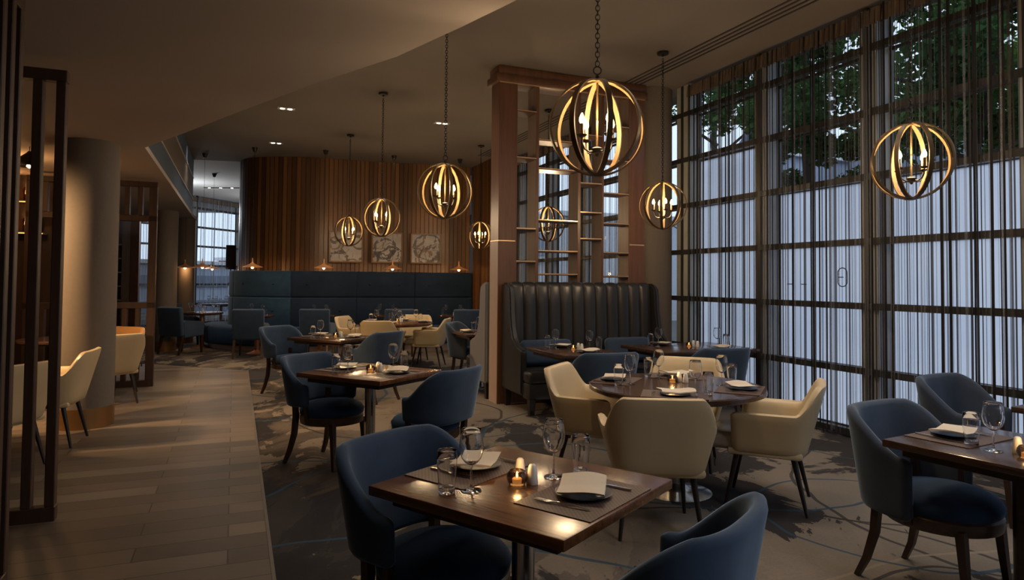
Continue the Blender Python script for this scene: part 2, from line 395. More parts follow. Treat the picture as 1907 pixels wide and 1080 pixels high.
def lamp(name, loc, power, col, rad=.05, typ='POINT', **k):
    l = bpy.data.lights.new(name, typ); l.energy = power; l.color = col
    if typ in ('POINT', 'SPOT'): l.shadow_soft_size = rad
    for a, v in k.items(): setattr(l, a, v)
    o = bpy.data.objects.new(name, l); COL.objects.link(o); o.location = loc; return o
# ------------------------------------------------------------------ setting
def poly_slab(name, poly, z0, z1, mat):
    o = MB().prism(poly, z0, z1).build(name, mat, smooth=0); o['kind'] = 'structure'; return o
w_a, w_b = wp(-9.5, -.45), wp(9.3, -.45)
FAC = [(-14.6, 14.2), (-12.0, 18.2), (-10.1, 21.4), (-8.85, 25.6)]
poly_slab('floor', [(-15, -3.2), (w_a[0]+.2, -3.2), (w_a[0], w_a[1]), w_b, (0, 27), (-8.7, 27), (-15, 27)], -.2, 0, M['carpet'])
# timber walkway with a metal edge
P1, P2 = (-.55, 1.9), (-4.215, 10.8)
poly_slab('floor_walkway', [(-9.5, -3.0), (1.45, -3.0), P1, P2, (-6.2, 11.5), (-9.5, 10.2)], .0005, .004, M['planks'])
d = Vector((P2[0]-1.45, P2[1]+3.0)); L = d.length
o = MB().box((0, 0, 0), (L, .018, .005)).build('trim_1', M['edge_metal'], loc=((1.45+P2[0])/2, (P2[1]-3)/2, .004), rz=math.atan2(d.y, d.x)); o['kind'] = 'structure'
# high ceiling, white far ceiling, lowered soffit
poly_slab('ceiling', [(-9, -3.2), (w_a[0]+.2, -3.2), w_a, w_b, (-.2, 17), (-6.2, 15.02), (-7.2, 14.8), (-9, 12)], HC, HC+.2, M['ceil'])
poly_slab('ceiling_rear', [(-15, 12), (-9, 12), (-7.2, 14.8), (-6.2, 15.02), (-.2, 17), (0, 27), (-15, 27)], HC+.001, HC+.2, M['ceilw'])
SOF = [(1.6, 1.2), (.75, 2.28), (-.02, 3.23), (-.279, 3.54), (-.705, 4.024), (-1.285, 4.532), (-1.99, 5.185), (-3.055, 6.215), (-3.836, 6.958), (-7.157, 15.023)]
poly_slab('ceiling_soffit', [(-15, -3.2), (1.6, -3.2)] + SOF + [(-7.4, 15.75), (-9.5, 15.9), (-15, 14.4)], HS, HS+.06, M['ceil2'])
# fascia of the soffit in bands
def band(name, a, b, z0, z1, mat, out=0, kind='structure'):
    d = Vector((b[0]-a[0], b[1]-a[1])); n = Vector((d.y, -d.x)).normalized()
    o = MB().box((0, 0, 0), (d.length, .05, z1-z0)).build(name, mat, loc=((a[0]+b[0])/2+n.x*out, (a[1]+b[1])/2+n.y*out, (z0+z1)/2), rz=math.atan2(d.y, d.x), smooth=0)
    o['kind'] = kind; return o
a, b = SOF[-2], SOF[-1]
n = (.04, .015)
a2, b2 = (a[0]-n[0], a[1]-n[1]), (b[0]-n[0], b[1]-n[1])
band('trim_2', a2, b2, HS+.005, 3.215, M['blue_band']); band('trim_3', a2, b2, 3.215, 3.235, M['white_trim'], .012)
band('trim_4', a2, b2, 3.235, 3.70, M['brown_band']); band('trim_5', a2, b2, 3.70, 3.72, M['white_trim'], .012); band('trim_6', a2, b2, 3.72, HC, M['blue_band'])
for i in range(len(SOF)-2): band('wall_soffit', SOF[i], SOF[i+1], HS+.06, HC, M['ceil2'], -.05)
# ceiling slot grille by the windows
for k in range(4):
    p, q = wp(-7, .60+.075*k), wp(8.6, .60+.075*k)
    band('trim_7', p, q, HC-.006, HC+.01, M['vent']).scale = (1, .5, 1)
# enclosing walls
def wall(name, a, b, z0, z1, mat, th=.15): 
    d = Vector((b[0]-a[0], b[1]-a[1]))
    o = MB().box((0, 0, 0), (d.length, th, z1-z0)).build(name, mat, loc=((a[0]+b[0])/2, (a[1]+b[1])/2, (z0+z1)/2), rz=math.atan2(d.y, d.x), smooth=0); o['kind'] = 'structure'; return o
wall('wall_front', (-15, -3.2), (w_a[0]+.3, -3.2), 0, HC, M['wallp'])
wall('wall_left', (-15, -3.2), (-15, 14.4), 0, HC, M['wallp'])
wall('wall_bar', (-10.2, 7.5), (-6.25, 9.13), 0, HS, M['darkwood'], .12)
wall('wall_rear', (-8.7, 26.9), (0, 26.9), 0, HC, M['wallp'])
# curved board wall
CW = [(-6.9, 22.0), (-6.45, 18.0), (-6.28, 16.2), (-6.2, 15.35), (-6.05, 14.92), (-5.75, 14.6), (-5.3, 14.42), (-4.7, 14.38), (-4.2, 14.47), (-3.6, 14.70), (-3.0, 14.95), (-1.9, 15.24), (-.93, 15.55)]
def spline(P, step):
    P = [Vector(p) for p in P]; out = []
    for i in range(len(P)-1):
        p0, p1, p2, p3 = P[max(i-1, 0)], P[i], P[i+1], P[min(i+2, len(P)-1)]
        for k in range(30):
            t = k/30; out.append(.5*((2*p1)+(p2-p0)*t+(2*p0-5*p1+4*p2-p3)*t*t+(3*p1-p0-3*p2+p3)*t**3))
    out.append(P[-1]); res = [out[0]]; acc = 0
    for a, b in zip(out, out[1:]):
        l = (b-a).length; 
        while acc + l >= step:
            f = (step-acc)/l; a = a.lerp(b, f); l = (b-a).length; res.append(a.copy()); acc = 0
        acc += l
    return res
cw = spline(CW, .012)
def offs(pts, d):
    r = []
    for i, p in enumerate(pts):
        t = (pts[min(i+4, len(pts)-1)] - pts[max(i-4, 0)]).normalized(); r.append(Vector((p.x + t.y*d, p.y - t.x*d)))
    return r
def board_wall(name, pts, z0, z1):
    v, f, tn = [], [], []
    sl = 8
    for i in range(0, len(pts)-sl-1, sl):
        tone = random.random(); dep = random.choice((.0, .0, .006))
        seg = pts[i:i+sl+1]; o0 = offs(seg, 0); fr = offs(seg, .024-dep)
        P = [o0[0], fr[0], fr[4], fr[7], o0[7], o0[8]]
        P[1] = fr[0].lerp(fr[1], .3); 
        b = len(v)
        for p in P: v += [(p.x, p.y, z0), (p.x, p.y, z1)]
        for k in range(5): f.append((b+2*k, b+2*k+2, b+2*k+3, b+2*k+1)); tn.append(tone if 0 < k < 3 else tone*.35)
    o = raw(name, v, f, M['slat'], tn); o['kind'] = 'structure'; return o
board_wall('wall_back', cw, 0, HC)
pier = [Vector((-.93, 15.55)).lerp(Vector((-.40, 14.25)), k/110) for k in range(111)]
board_wall('wall_right', pier, 0, HC)
# round columns
def column(name, x, y, r, h, dark=False):
    c = MB().lathe([(r, .2), (r, h)], 48).build(name, M['fabric_wrap'], loc=(x, y, 0)); c['kind'] = 'structure'
    b = MB().lathe([(r+.006, 0), (r+.006, .2), (r-.01, .2)], 48).build('column_base', M['brass'], c); return c
column('column_aisle', -4.27, 6.74, .27, HS)
column('column_rear', -7.03, 13.62, .22, HS)
column('column_far', -7.46, 15.35, .185, HS)
column('column_window', 1.91, 9.2, .275, HC)

# ------------------------------------------------------------------ window wall with string curtains
PER = 1.41; BARS = [3.71, 3.10, 2.49, 1.878, 1.266, .654, .05]
def window_bay(idx, pa, dirv, nrm, width, frost_z, far=False, col=True):
    """pa: inner corner at mullion centre, dirv along the wall, nrm towards the room"""
    rz = math.atan2(dirv[1], dirv[0])
    root = thing('window_%d' % idx, None, None, (pa[0], pa[1], 0), rz, kind='structure')
    # local: x along the wall, y>0 away from room when rotated; room side sign
    sgn = 1 if (-dirv[1]*nrm[0]+dirv[0]*nrm[1]) > 0 else -1
    m = MB().box((0, -sgn*.10, HC/2), (.19, .20, HC), bev=.008, seg=1)
    m.build('mullion', M['mull'], root)
    m = MB()
    m.box((0, sgn*.012, HC/2), (.05, .04, HC))
    for z in BARS: m.box((width/2, 0, z), (width-.02, .07, .062))
    m.build('frame', M['frame'], root)
    m = MB()
    for z in BARS:
        m.box((width/2, -sgn*.185, z), (width-.19, .03, .03))
    m.box((width/2, -sgn*.12, frost_z if frost_z < 3 else 3.1), (width-.19, .012, .012))
    m.box((.105, -sgn*.19, HC/2), (.02, .03, HC)); m.box((width-.105, -sgn*.19, HC/2), (.02, .03, HC))
    m.build('glazing_bar', M['frame'], root)
    def pane(nm, z0, z1, mat):
        o = MB(); o.v = [(.09, -sgn*.19, z0), (width-.09, -sgn*.19, z0), (width-.09, -sgn*.19, z1), (.09, -sgn*.19, z1)]; o.f = [(0, 1, 2, 3)]
        return o.build(nm, mat, root, smooth=0)
    pane('glass', frost_z, HC, M['pane'])
    if frost_z > .1: pane('frosted_glass', 0, frost_z, M['frost'])
    return root, sgn
def curtain(label, pa, dirv, width, density=1.0, seed=0, ztop=HC-.06, mt='thread'):
    rnd = random.Random(seed)
    root = thing('string_curtain', label, 'curtain', (pa[0], pa[1], 0), math.atan2(dirv[1], dirv[0]), 'string curtains along the windows', 'stuff')
    v, f, tn = [], [], []
    x = .0
    while x < width:
        c = math.sin(x*9+seed)*.5 + math.sin(x*23+seed*2)*.5
        w = rnd.choice((.003, .004, .006, .008, .012, .017, .024)) * (1.2 if c > 0 else .75)
        gap = rnd.choice((.002, .004, .007, .010, .015, .022)) * (.5 if c > 0 else .85) / density
        dark = rnd.random(); tone = rnd.choice((0, .15, .3, .6, .9, 1)) if dark > .1 else 0
        if dark < .05: w = rnd.uniform(.012, .024)
        y = rnd.uniform(-.02, .02) + .02*math.sin(x*30)
        zb = rnd.uniform(.0, .09); k0 = len(v); N = 5
        ang = rnd.uniform(-.4, .4)
        for i in range(N):
            z = zb + (ztop-zb)*i/(N-1); dx = rnd.uniform(-.002, .002) if i < N-1 else 0
            v += [(x+dx, y, z), (x+w*math.cos(ang)+dx, y+w*math.sin(ang), z)]
        for i in range(N-1): f.append((k0+2*i, k0+2*i+1, k0+2*i+3, k0+2*i+2)); tn.append(tone)
        x += w + gap
    raw('strings', v, f, M[mt], tn, root)
    # gathered heading
    rows = []
    for zz in (ztop, ztop-.05, ztop-.12, ztop-.15):
        rows.append([(width*i/80, .03*math.sin(i*1.7+seed)*(.4+.6*abs(ztop-zz)/.15), zz + .006*math.sin(i*2.3)) for i in range(81)])
    MB().quadgrid(rows).build('heading', M['curthead'], root)
    return root
M['curthead'] = plain('curtain_heading', (.13, .095, .07), .9, var=.3, vs=12)
nr = (-V[0], -V[1])
names = ['in front of the outermost bay', 'beside the blue chair at the curtain side table', 'behind the big round cream chair table', 'next to the grey window return and booth']
bi = 0
CURT = {-3: 'string curtain of the bay by the camera, mostly out of the picture', -2: 'brown string curtain at the frame edge behind the dark blue armchair',
        -1: 'brown string curtain behind the oval globe lamp, letting tree shade through', 0: 'brown string curtain with a lettered frosted pane behind the cream chair',
        1: 'narrow brown string curtain beside the round column and booth', 2: 'string curtain seen through the right hand shelf openings', 3: 'string curtain seen through the middle shelf openings',
        4: 'string curtain beyond the screen, seen through its tall openings', 5: 'farthest string curtain on the long window side, ending at the board wall'}
CURT[2] = 'string curtain just past the round column, seen through the shelf screen'
for k in range(-4, 7):
    t0 = -.10 + PER*k - 0
    pa = wp(t0); bi += 1
    fz = 3.10 if k == 1 else 2.49
    if k >= 2: fz = .05
    window_bay(bi, pa, U, nr, PER, fz)
    if k in (2,): continue
    if -3 <= k <= 5:
        q = wp(t0 + .03, .10); cw_ = PER - .04
        if k == 1: cw_ = 1.17
        curtain(CURT[k], q, U, cw_, .95 if k < 2 else .7, 10+k)
band('trim_8', wp(2.56, .0), wp(2.84, .0), 0, HC, M['return'])
# lettering on the frosted film (seen reversed from inside)
mk = thing('film_lettering', 'thin dark reversed letter strokes on the frosted pane behind the string curtain', 'lettering', (wp(.355, -.175)[0], wp(.355, -.175)[1], 1.548), math.atan2(U[1], U[0]))
m = MB()
def stroke(pts): m.tube([(x, 0, z) for x, z in pts], .0055, 5)
arc = lambda cx, cz, rx, rz_, a0, a1: [(cx+rx*math.cos(R(a0+(a1-a0)*i/14)), cz+rz_*math.sin(R(a0+(a1-a0)*i/14))) for i in range(15)]
stroke(arc(0, .04, .055, .05, -20, 200)); stroke(arc(0, -.05, .055, .05, 160, 380)); stroke([(-.055, .03), (-.055, -.06)]); stroke([(.055, .06), (.055, -.05)]); stroke([(-.01, -.005), (.05, -.005)])
m.build('letter_stroke', M['marks'], mk)
for x, z in ((.70, -.08), (.50, -.08)):
    m = MB(); stroke([(x-.035, z), (x+.035, z)]); m.build('letter_stroke', M['marks'], mk)
# dark window reveal beside the column and the far facades
fi = bi
for (a, b) in zip(FAC, FAC[1:]):
    d = Vector((b[0]-a[0], b[1]-a[1])); nb = max(1, round(d.length/2.2)); u_ = d.normalized(); w = d.length/nb
    nrm = (u_.y, -u_.x)
    for i in range(nb):
        fi += 1; pa = (a[0]+u_.x*w*i, a[1]+u_.y*w*i)
        window_bay(fi, pa, (u_.x, u_.y), nrm, w, .05)
        q = (pa[0]+nrm[0]*.15, pa[1]+nrm[1]*.15)
        curtain('pale string curtain on far glazing, bay %s from the corner column' % ['one', 'two', 'three', 'four', 'five', 'six', 'seven', 'eight'][fi-bi-1], q, (u_.x, u_.y), w-.08, .45, 50+fi, mt='thread_pale')

# ------------------------------------------------------------------ shelf screen (room divider)
SC = (-.168, 8.08)
def on_screen(s, off=0): return (SC[0]+V[0]*s + U[0]*off, SC[1]+V[1]*s + U[1]*off)
scr = thing('room_divider', 'tall mahogany shelf screen with open compartments behind the black leather booth', 'room divider', (SC[0], SC[1], 0), TH)
DP = .27
def sbox(x0, x1, z0, z1, y0=0, y1=DP): return ((x0+x1)/2, (y0+y1)/2, (z0+z1)/2), (x1-x0, y1-y0, z1-z0)
TOPZ = 3.90
MB().box(*sbox(0, .225, 0, 1.955), bev=.004, seg=1).box(*sbox(0, .225, 1.97, TOPZ), bev=.004, seg=1).build('post', M['screen'], scr)
MB().box(*sbox(1.845, 2.073, 0, 1.955), bev=.004, seg=1).box(*sbox(1.845, 2.073, 1.97, TOPZ), bev=.004, seg=1).build('post', M['screen'], scr)
MB().box(*sbox(-.003, 0, 0, 1.95, .004, DP-.004)).build('end_panel', M['screen_end'], scr)
for x0, x1 in ((0, .225), (1.845, 2.073)): MB().box(*sbox(x0-.002, x1, 1.955, 1.97, -.002, DP)).build('inlay_strip', M['inlay'], scr)
MB().box(*sbox(-.05, 2.1, TOPZ, 3.99, -.04, DP+.04), bev=.01).box(*sbox(-.02, 2.09, 3.99, HC-.005, -.02, DP+.02), bev=.01).build('cornice', M['screen'], scr)
MB().box(*sbox(0, 2.073, TOPZ-.012, TOPZ, -.02, 0)).build('inlay_strip', M['inlay'], scr)
MB().box(*sbox(.225, 1.845, 0, 1.25), bev=.003, seg=1).build('lower_panel', M['screen'], scr)
for x0, x1 in ((.225, .236), (.497, .528), (1.081, 1.115), (1.428, 1.454), (1.834, 1.845)):
    d_ = MB().box(*sbox(x0, x1, 1.25, TOPZ, .004, DP-.004)).build('divider', M['screen_in'], scr)
    for e0, e1 in ((x0-.004, x1+.004),): MB().box(*sbox(e0, e1, 1.25, TOPZ, -.003, .004), bev=.002, seg=1).build('divider_edge', M['screen'], d_)
for x0, x1, zs in ((.236, .497, (3.57, 2.99, 2.117, 1.715)), (.528, 1.081, (3.235, 2.876, 2.234, 1.851, 1.562)), (1.115, 1.428, (3.35, 2.73, 2.357, 2.02)), (1.454, 1.834, (3.5, 3.05, 2.62, 2.228, 1.85, 1.544))):
    for z in zs:
        s_ = MB().box(*sbox(x0, x1, z-.012, z+.012, 0, DP), bev=.002, seg=1).build('shelf', M['screen'], scr)
        MB().box(*sbox(x0, x1, z-.001, z+.009, -.003, .001)).build('shelf_inlay', M['inlay'], s_)

# slatted screens along the walkway
def slat_screen(label, loc, rz, W, H, posts, mids=(), th=.10, pw=.075):
    t = thing('slatted_screen', label, 'slatted screen', loc, rz, 'dark timber screens along the walkway')
    MB().box((-W/2, th/2, .045), (W, th, .09), bev=.004, seg=1).build('bottom_rail', M['darkwood'], t)
    MB().box((-W/2, th/2, H-.035), (W, th, .07), bev=.004, seg=1).build('top_rail', M['darkwood'], t)
    for z in mids: MB().box((-W/2, th/2, z), (W, th, .08), bev=.004, seg=1).build('middle_rail', M['darkwood'], t)
    for x, z0, z1, w in posts: MB().box((-x, th/2, (z0+z1)/2), (w, th, z1-z0), bev=.004, seg=1).build('slat_post', M['darkwood'], t)
    return t
H2 = 2.75
slat_screen('dark slatted screen standing before the cream chairs, five plain posts', (-2.75, 4.10, 0), TH, 1.15, H2, [(.03+.120*i, .09, H2-.07, .052) for i in range(10)], th=.075)
slat_screen('dark slatted screen with an open square window behind the column', (-4.85, 9.14, 0), TH, 1.5, 2.78,
            [(.05, .09, 2.71, .10), (1.45, .09, 2.71, .10)] + [(.05+.155*i, .09, 1.06, .06) for i in range(1, 9)] + [(.05+.155*i, 2.32, 2.71, .06) for i in range(1, 9)], (1.10, 2.28))
slat_screen('dark full height slats cut by the picture edge', (-2.372, 3.22, 0), TH+PI/2, .62, HS-.004, [(.03+.13*i, .09, HS-.07, .055) for i in range(5)], th=.07)

# ------------------------------------------------------------------ seating
def plan(n, a, b, arm, taper=0, N=44):
    """U shaped plan from one arm front round the back to the other; returns points with arc length from the back centre"""
    pts = []
    for i in range(7): pts.append((-(a - taper*(1-i/7)), arm*(1-i/7)))
    for i in range(N+1):
        p = -PI/2 + PI*i/N; s, c = math.sin(p), math.cos(p)
        pts.append((a*math.copysign(abs(s)**(2/n), s), -b*abs(c)**(2/n)))
    for i in range(1, 8): pts.append((a - taper*i/7, arm*i/7))
    # resample evenly
    out = [Vector(pts[0])]; step = .012; acc = 0; P = [Vector(p) for p in pts]
    for p, q in zip(P, P[1:]):
        l = (q-p).length
        while l > 1e-9 and acc + l >= step:
            p = p.lerp(q, (step-acc)/l); l = (q-p).length; out.append(p.copy()); acc = 0
        acc += l
    return out
def ss(x): x = max(0, min(1, x)); return x*x*(3-2*x)
def tub(n, a, b, arm, th, zb, ztop, zarm, s0, s1, lean_b, lean_s, taper=0, zb_arm=None, base_in=0, mixl=.45):
    P = plan(n, a, b, arm, taper); half = len(P)//2; S = []
    tot = (len(P)-1)*.012/2
    for i, p in enumerate(P):
        t = (P[min(i+1, len(P)-1)] - P[max(i-1, 0)]).normalized(); nx, ny = t.y, -t.x
        s = abs(i*.012 - tot); q_ = max(0, min(1, (s-s0)/(s1-s0))); k = 1-(mixl*q_+(1-mixl)*ss(q_))
        zt = zarm + (ztop-zarm)*k; le = lean_s + (lean_b-lean_s)*k
        z0 = zb if zb_arm is None else zb_arm + (zb-zb_arm)*k
        e = tot - s; q = 1 if e > .05 else math.sqrt(max(.06, 1-(1-e/.05)**2))
        S.append((p.x, p.y, nx, ny, z0+(1-q)*.03, zt-(1-q)*.03, -base_in, le, th*max(q, .25)))
    return MB().shell(S)
def velvet_chair(zb=.462, zb_arm=.475, vm='velvet', name='velvet_dining_chair'):
    t = thing(name, 'x', 'chair')
    MB().lathe([(0, .505), (.12, .502), (.19, .490), (.235, .468), (.255, .44), (.25, .41), (.235, .395), (0, .395)], 40, (0, .03, 0)).build('seat', M['velvet_s'], t, smooth=60)
    MB().lathe([(.20, .335), (.245, .335), (.25, .35), (.25, .39), (.24, .40)], 40, (0, .03, 0)).build('seat_rail', M['rail'], t)
    tub(3.2, .262, .265, .04, .052, zb, .855, .66, .20, .43, .07, .012, .01, zb_arm).build('backrest', M[vm], t, smooth=60)
    for sx in (-1, 1):
        MB().tube([(sx*.17, .20, .36), (sx*.175, .215, .2), (sx*.185, .235, 0)], [.020, .017, .012], sq=True).build('leg', M['leg'], t)
        MB().tube([(sx*.185, -.20, .56), (sx*.18, -.185, .38), (sx*.185, -.195, .24), (sx*.20, -.23, .10), (sx*.21, -.275, 0)], [.016, .019, .018, .015, .012], sq=True).build('leg', M['leg'], t)
        MB().tube([(sx*.256, -.005, .54), (sx*.252, .0, .44), (sx*.235, .01, .35)], [.013, .015, .017], sq=True).build('arm_post', M['leg'], t)
    return Proto(t)
def cream_chair(mat='cream'):
    t = thing('tub_chair', 'x', 'chair')
    tub(4.6, .285, .27, .20, .06, .36, .83, .645, .195, .31, .075, .03, 0, .36, .05, .0).build('tub_shell', M[mat], t, smooth=60)
    MB().box((0, .085, .43), (.49, .55, .115), bev=.045, seg=4).build('seat', M['creamseat' if mat == 'cream' else mat], t, smooth=60)
    MB().box((0, .0, .375), (.52, .46, .05), bev=.02, seg=2).build('seat_base', M[mat], t)
    for sx, sy, x1, y1 in ((-1, 1, .225, .245), (1, 1, .225, .245), (-1, -1, .235, -.255), (1, -1, .235, -.255)):
        MB().tube([(sx*.19, sy*.17, .37), (sx*x1, y1, 0)], [.020, .011], 12).build('leg', M['legdark'], t)
    MB().box((.318, -.17, .44), (.004, .022, .045)).build('label_tag', M['tag'], t)
    return Proto(t)
def armchair():
    t = thing('square_armchair', 'x', 'armchair')
    mt = Matrix.Translation((0, -.25, .36)) @ Matrix.Rotation(R(7), 4, 'X')
    MB().box((0, 0, .275), (.56, .10, .56), bev=.03, seg=3, mtx=mt).build('backrest', M['velvet'], t, smooth=60)
    MB().box((0, .03, .41), (.46, .52, .15), bev=.04, seg=3).build('seat', M['velvet'], t, smooth=60)
    for sx in (-1, 1):
        m = MB().prism([(-.27, .64), (-.22, .66), (.22, .625), (.28, .60), (.30, .55), (.285, .34), (-.24, .32)], sx*.235, sx*.285, 'YZ')
        bm = bmesh.new(); me = m.mesh('arm', 0); bm.from_mesh(me); bmesh.ops.bevel(bm, geom=list(bm.edges), offset=.018, segments=2, affect='EDGES'); bpy.data.meshes.remove(me)
        MB().addbm(bm).build('arm', M['velvet'], t, smooth=60)
        MB().tube([(sx*.24, .25, .36), (sx*.245, .26, 0)], [.024, .015], sq=True).build('leg', M['leg'], t)
        MB().tube([(sx*.24, -.24, .36), (sx*.25, -.33, 0)], [.024, .015], sq=True).build('leg', M['leg'], t)
    return Proto(t)
VC = velvet_chair(); VCD = velvet_chair(.37, .36, 'velvet_grey', 'upholstered_dining_chair'); TC = cream_chair(); TT = cream_chair('tan'); AC = armchair()
gv, gc, ga = 'round seat velvet chairs', 'cream leather tub chairs', 'square blue armchairs'
for lab, x, y, f in [
    ('blue velvet round seat chair tucked under the frontmost square table, its seat in view', -.27, 2.575, (.8, -.6)),
    ('blue velvet chair seen from behind its high back, cropped by the bottom edge', .37, 2.02, (-.8, .6)),
    ('blue velvet chair with empty round seat beside the middle aisle table', -1.47, 5.48, (.87, -.49)),
    ('blue velvet chair showing its back, window side of the middle aisle table', -.60, 4.98, (-.87, .49)),
    ('blue velvet chair on the walkway side of the rear aisle table', -2.86, 8.72, (.87, -.49)),
    ('blue velvet chair between the rear aisle table and the cream chairs', -1.72, 8.28, (-.87, .49)),
    ('blue velvet chair with its curved back to the round table, facing the booth', .80, 6.22, (-.30, .954)),
    ('blue velvet chair facing the booth table beside the window, back to the camera', 1.98, 6.72, (-.30, .954))]:
    VC.place(lab, (x, y, 0), face(*f), gv)
for lab, x, y, f in [
    ('slate blue chair with long side panels at the curtain side square table', 2.09, 3.33, (.50, -.866)),
    ('dark blue chair cut by the frame beside the corner table', 3.10, 4.42, (.50, -.866)),
    ('slate blue chair beside the table behind the shelf screen', -.60, 9.92, (.93, -.25))]:
    VCD.place(lab, (x, y, 0), face(*f), gv)
T6 = (1.17, 4.79); T4 = (-1.97, 11.55); TL1 = (-4.66, 5.5); TL2 = (-5.3, 7.95)
for lab, x, y, f in [
    ('cream tub chair with its plain back to the camera at the big round table', .88, 4.12, (.06, 1)),
    ('cream tub chair between the black booth and the big round table', .66, 5.12, (.9, -.42)),
    ('cream tub chair in profile nearest the string curtain, tag on its shell', 1.745, 4.60, (-.9, .42)),
    ('cream tub chair on the far side of the big round table, under it', 1.42, 5.54, (-.33, -.94)),
    ('cream tub chair with its back to us at the rear round table', -2.08, 10.93, (.1, 1)),
    ('cream tub chair on the banquette end side of the rear round table', -2.66, 11.75, (1, -.25)),
    ('cream tub chair in profile at the rear round table, facing the walkway', -1.42, 11.55, (-1, .08)),
    ('cream tub chair behind the rear round table, next to the banquette', -1.80, 12.22, (-.1, -1)),
    ('cream tub chair in front of the slatted screen opening, back to the walkway', -4.72, 7.86, (-.85, .52)),
    ('cream tub chair against the taupe column, facing the bar side', -4.10, 5.98, (-.95, -.3)),
    ('cream tub chair half hidden by the slatted screen posts', -3.95, 5.14, (-1, .15))]:
    TC.place(lab, (x, y, 0), face(*f), gc)
TT.place('cream leather tub chair beyond the column, orange light painted in its leather', (-5.12, 8.53, 0), face(-.3, -1), None)
for lab, x, y, f in [
    ('blue square armchair beside the taupe rear column, back to the walkway', -6.46, 13.2, (.30, .95)),
    ('blue square armchair at the first banquette table from the rounded sofa end', -4.90, 12.68, (-.18, .98)),
    ('blue square armchair at the second banquette table, behind the rear aisle table', -3.72, 12.95, (-.05, 1)),
    ('blue square armchair behind the rear round table, at the third banquette table', -2.20, 13.25, (-.15, .99)),
    ('blue square armchair at the fourth banquette table, by the black booth wing', -.90, 13.3, (-.2, .98)),
    ('blue square armchair facing us across the small table by the banquette end', -7.2, 14.62, (.9, -.4))]:
    AC.place(lab, (x, y, 0), face(*f), ga)

# leather booths
def booth(label, loc, rz, W, mat_wing, mirror=False):
    t = thing('leather_booth', label, 'booth sofa', loc, rz)
    H = 1.45; n = 12; w = (W-.14)/n
    prof = [(.0, .42), (.0, H-.03), (.015, H), (.05, H)]
    rows = []
    K = 10
    xs = []
    for i in range(n):
        for k in range(K): xs.append((i + k/K, math.sin(PI*k/K)))
    xs.append((n, 0))
    for (u_, sw) in xs:
        x = .07 + u_*w; bl = .032*max(sw, 0)**.38; lean = .05
        row = [(x, .03, .3), (x, .03, H-.04), (x, .045, H-.01+bl*.2), (x, .075, H+bl*.5), (x, .10, H-.008+bl*.3), (x, .115+bl, H-.05)]
        for j in range(1, 6): z = H-.05 - j*(H-.5)/5; row.append((x, .115+bl + lean*(H-z), z))
        rows.append(row)
    MB().quadgrid(rows).build('channel_back', M['black'], t, smooth=48)
    pw = [(.0, .2), (.0, H), (.10, H+.005), (.17, H-.015), (.215, H-.06), (.235, H-.14), (.25, 1.1), (.28, .95), (.33, .83), (.42, .755), (.50, .725), (.56, .71), (.595, .695), (.605, .65), (.605, .2)]
    for x0, x1 in ((0, .075), (W-.075, W)):
        m = MB().prism(pw, x0, x1, 'YZ'); me = m.mesh('w', 0); bm = bmesh.new(); bm.from_mesh(me); bpy.data.meshes.remove(me)
        bmesh.ops.bevel(bm, geom=[e for e in bm.edges if e.calc_face_angle(0) > .6 or abs(e.verts[0].co.x-e.verts[1].co.x) < 1e-6], offset=.02, segments=2, affect='EDGES')
        MB().addbm(bm).build('wing', M[mat_wing], t, smooth=50)
    MB().box((W/2, .36, .41), (W-.15, .55, .13), bev=.03, seg=3).box((W/2, .70, .41), (W-.03, .20, .135), bev=.035, seg=3).build('seat_cushion', M['black'], t, smooth=60)
    MB().box((W/2, .33, .26), (W-.14, .52, .18), bev=.015, seg=2).box((W/2, .69, .26), (W-.04, .19, .18), bev=.02, seg=2).build('seat_base', M['black'], t)
    for x, y in ((.07, .73), (W-.07, .73), (.06, .06), (W-.06, .06)):
        MB().tube([(x, y, .22), (x, y, 0)], [.04, .028], sq=True).build('leg', M['legdark'], t)
    return t
P0b = (SC[0]+V[0]*.045 - U[0]*.02, SC[1]+V[1]*.045 - U[1]*.02)
# booth front faces the camera: local +y must point along -U ; x stays along V -> mirror by rotating and shifting
Wb = 2.10
rb = math.atan2(-V[1], -V[0])
booth('black leather booth with channelled back and wings, facing us before the shelf screen', (P0b[0]+V[0]*Wb, P0b[1]+V[1]*Wb, 0), rb, Wb, 'black')
P1b = (SC[0]-V[0]*.03 + U[0]*(DP+.06), SC[1]-V[1]*.03 + U[1]*(DP+.06))
booth('second leather booth behind the shelf screen, only its grey side wing showing', (P1b[0], P1b[1], 0), TH, 1.5, 'grey_leather')
def lumbar(label, s, off, w):
    p = on_screen(s, -off)
    o = MB().box((0, 0, 0), (w, .13, .30), bev=.06, seg=4, mtx=Matrix.Rotation(R(-12), 4, 'X')).build('lumbar_cushion', M['velvet'], None, (p[0], p[1], .635), TH, smooth=70)
    tag(o, label, 'cushion', 'blue cushions on the booth')
lumbar('long blue velvet cushion on the booth by its outer arm', .50, .32, .66)
lumbar('long blue velvet cushion on the booth by the window', 1.62, .32, .62)

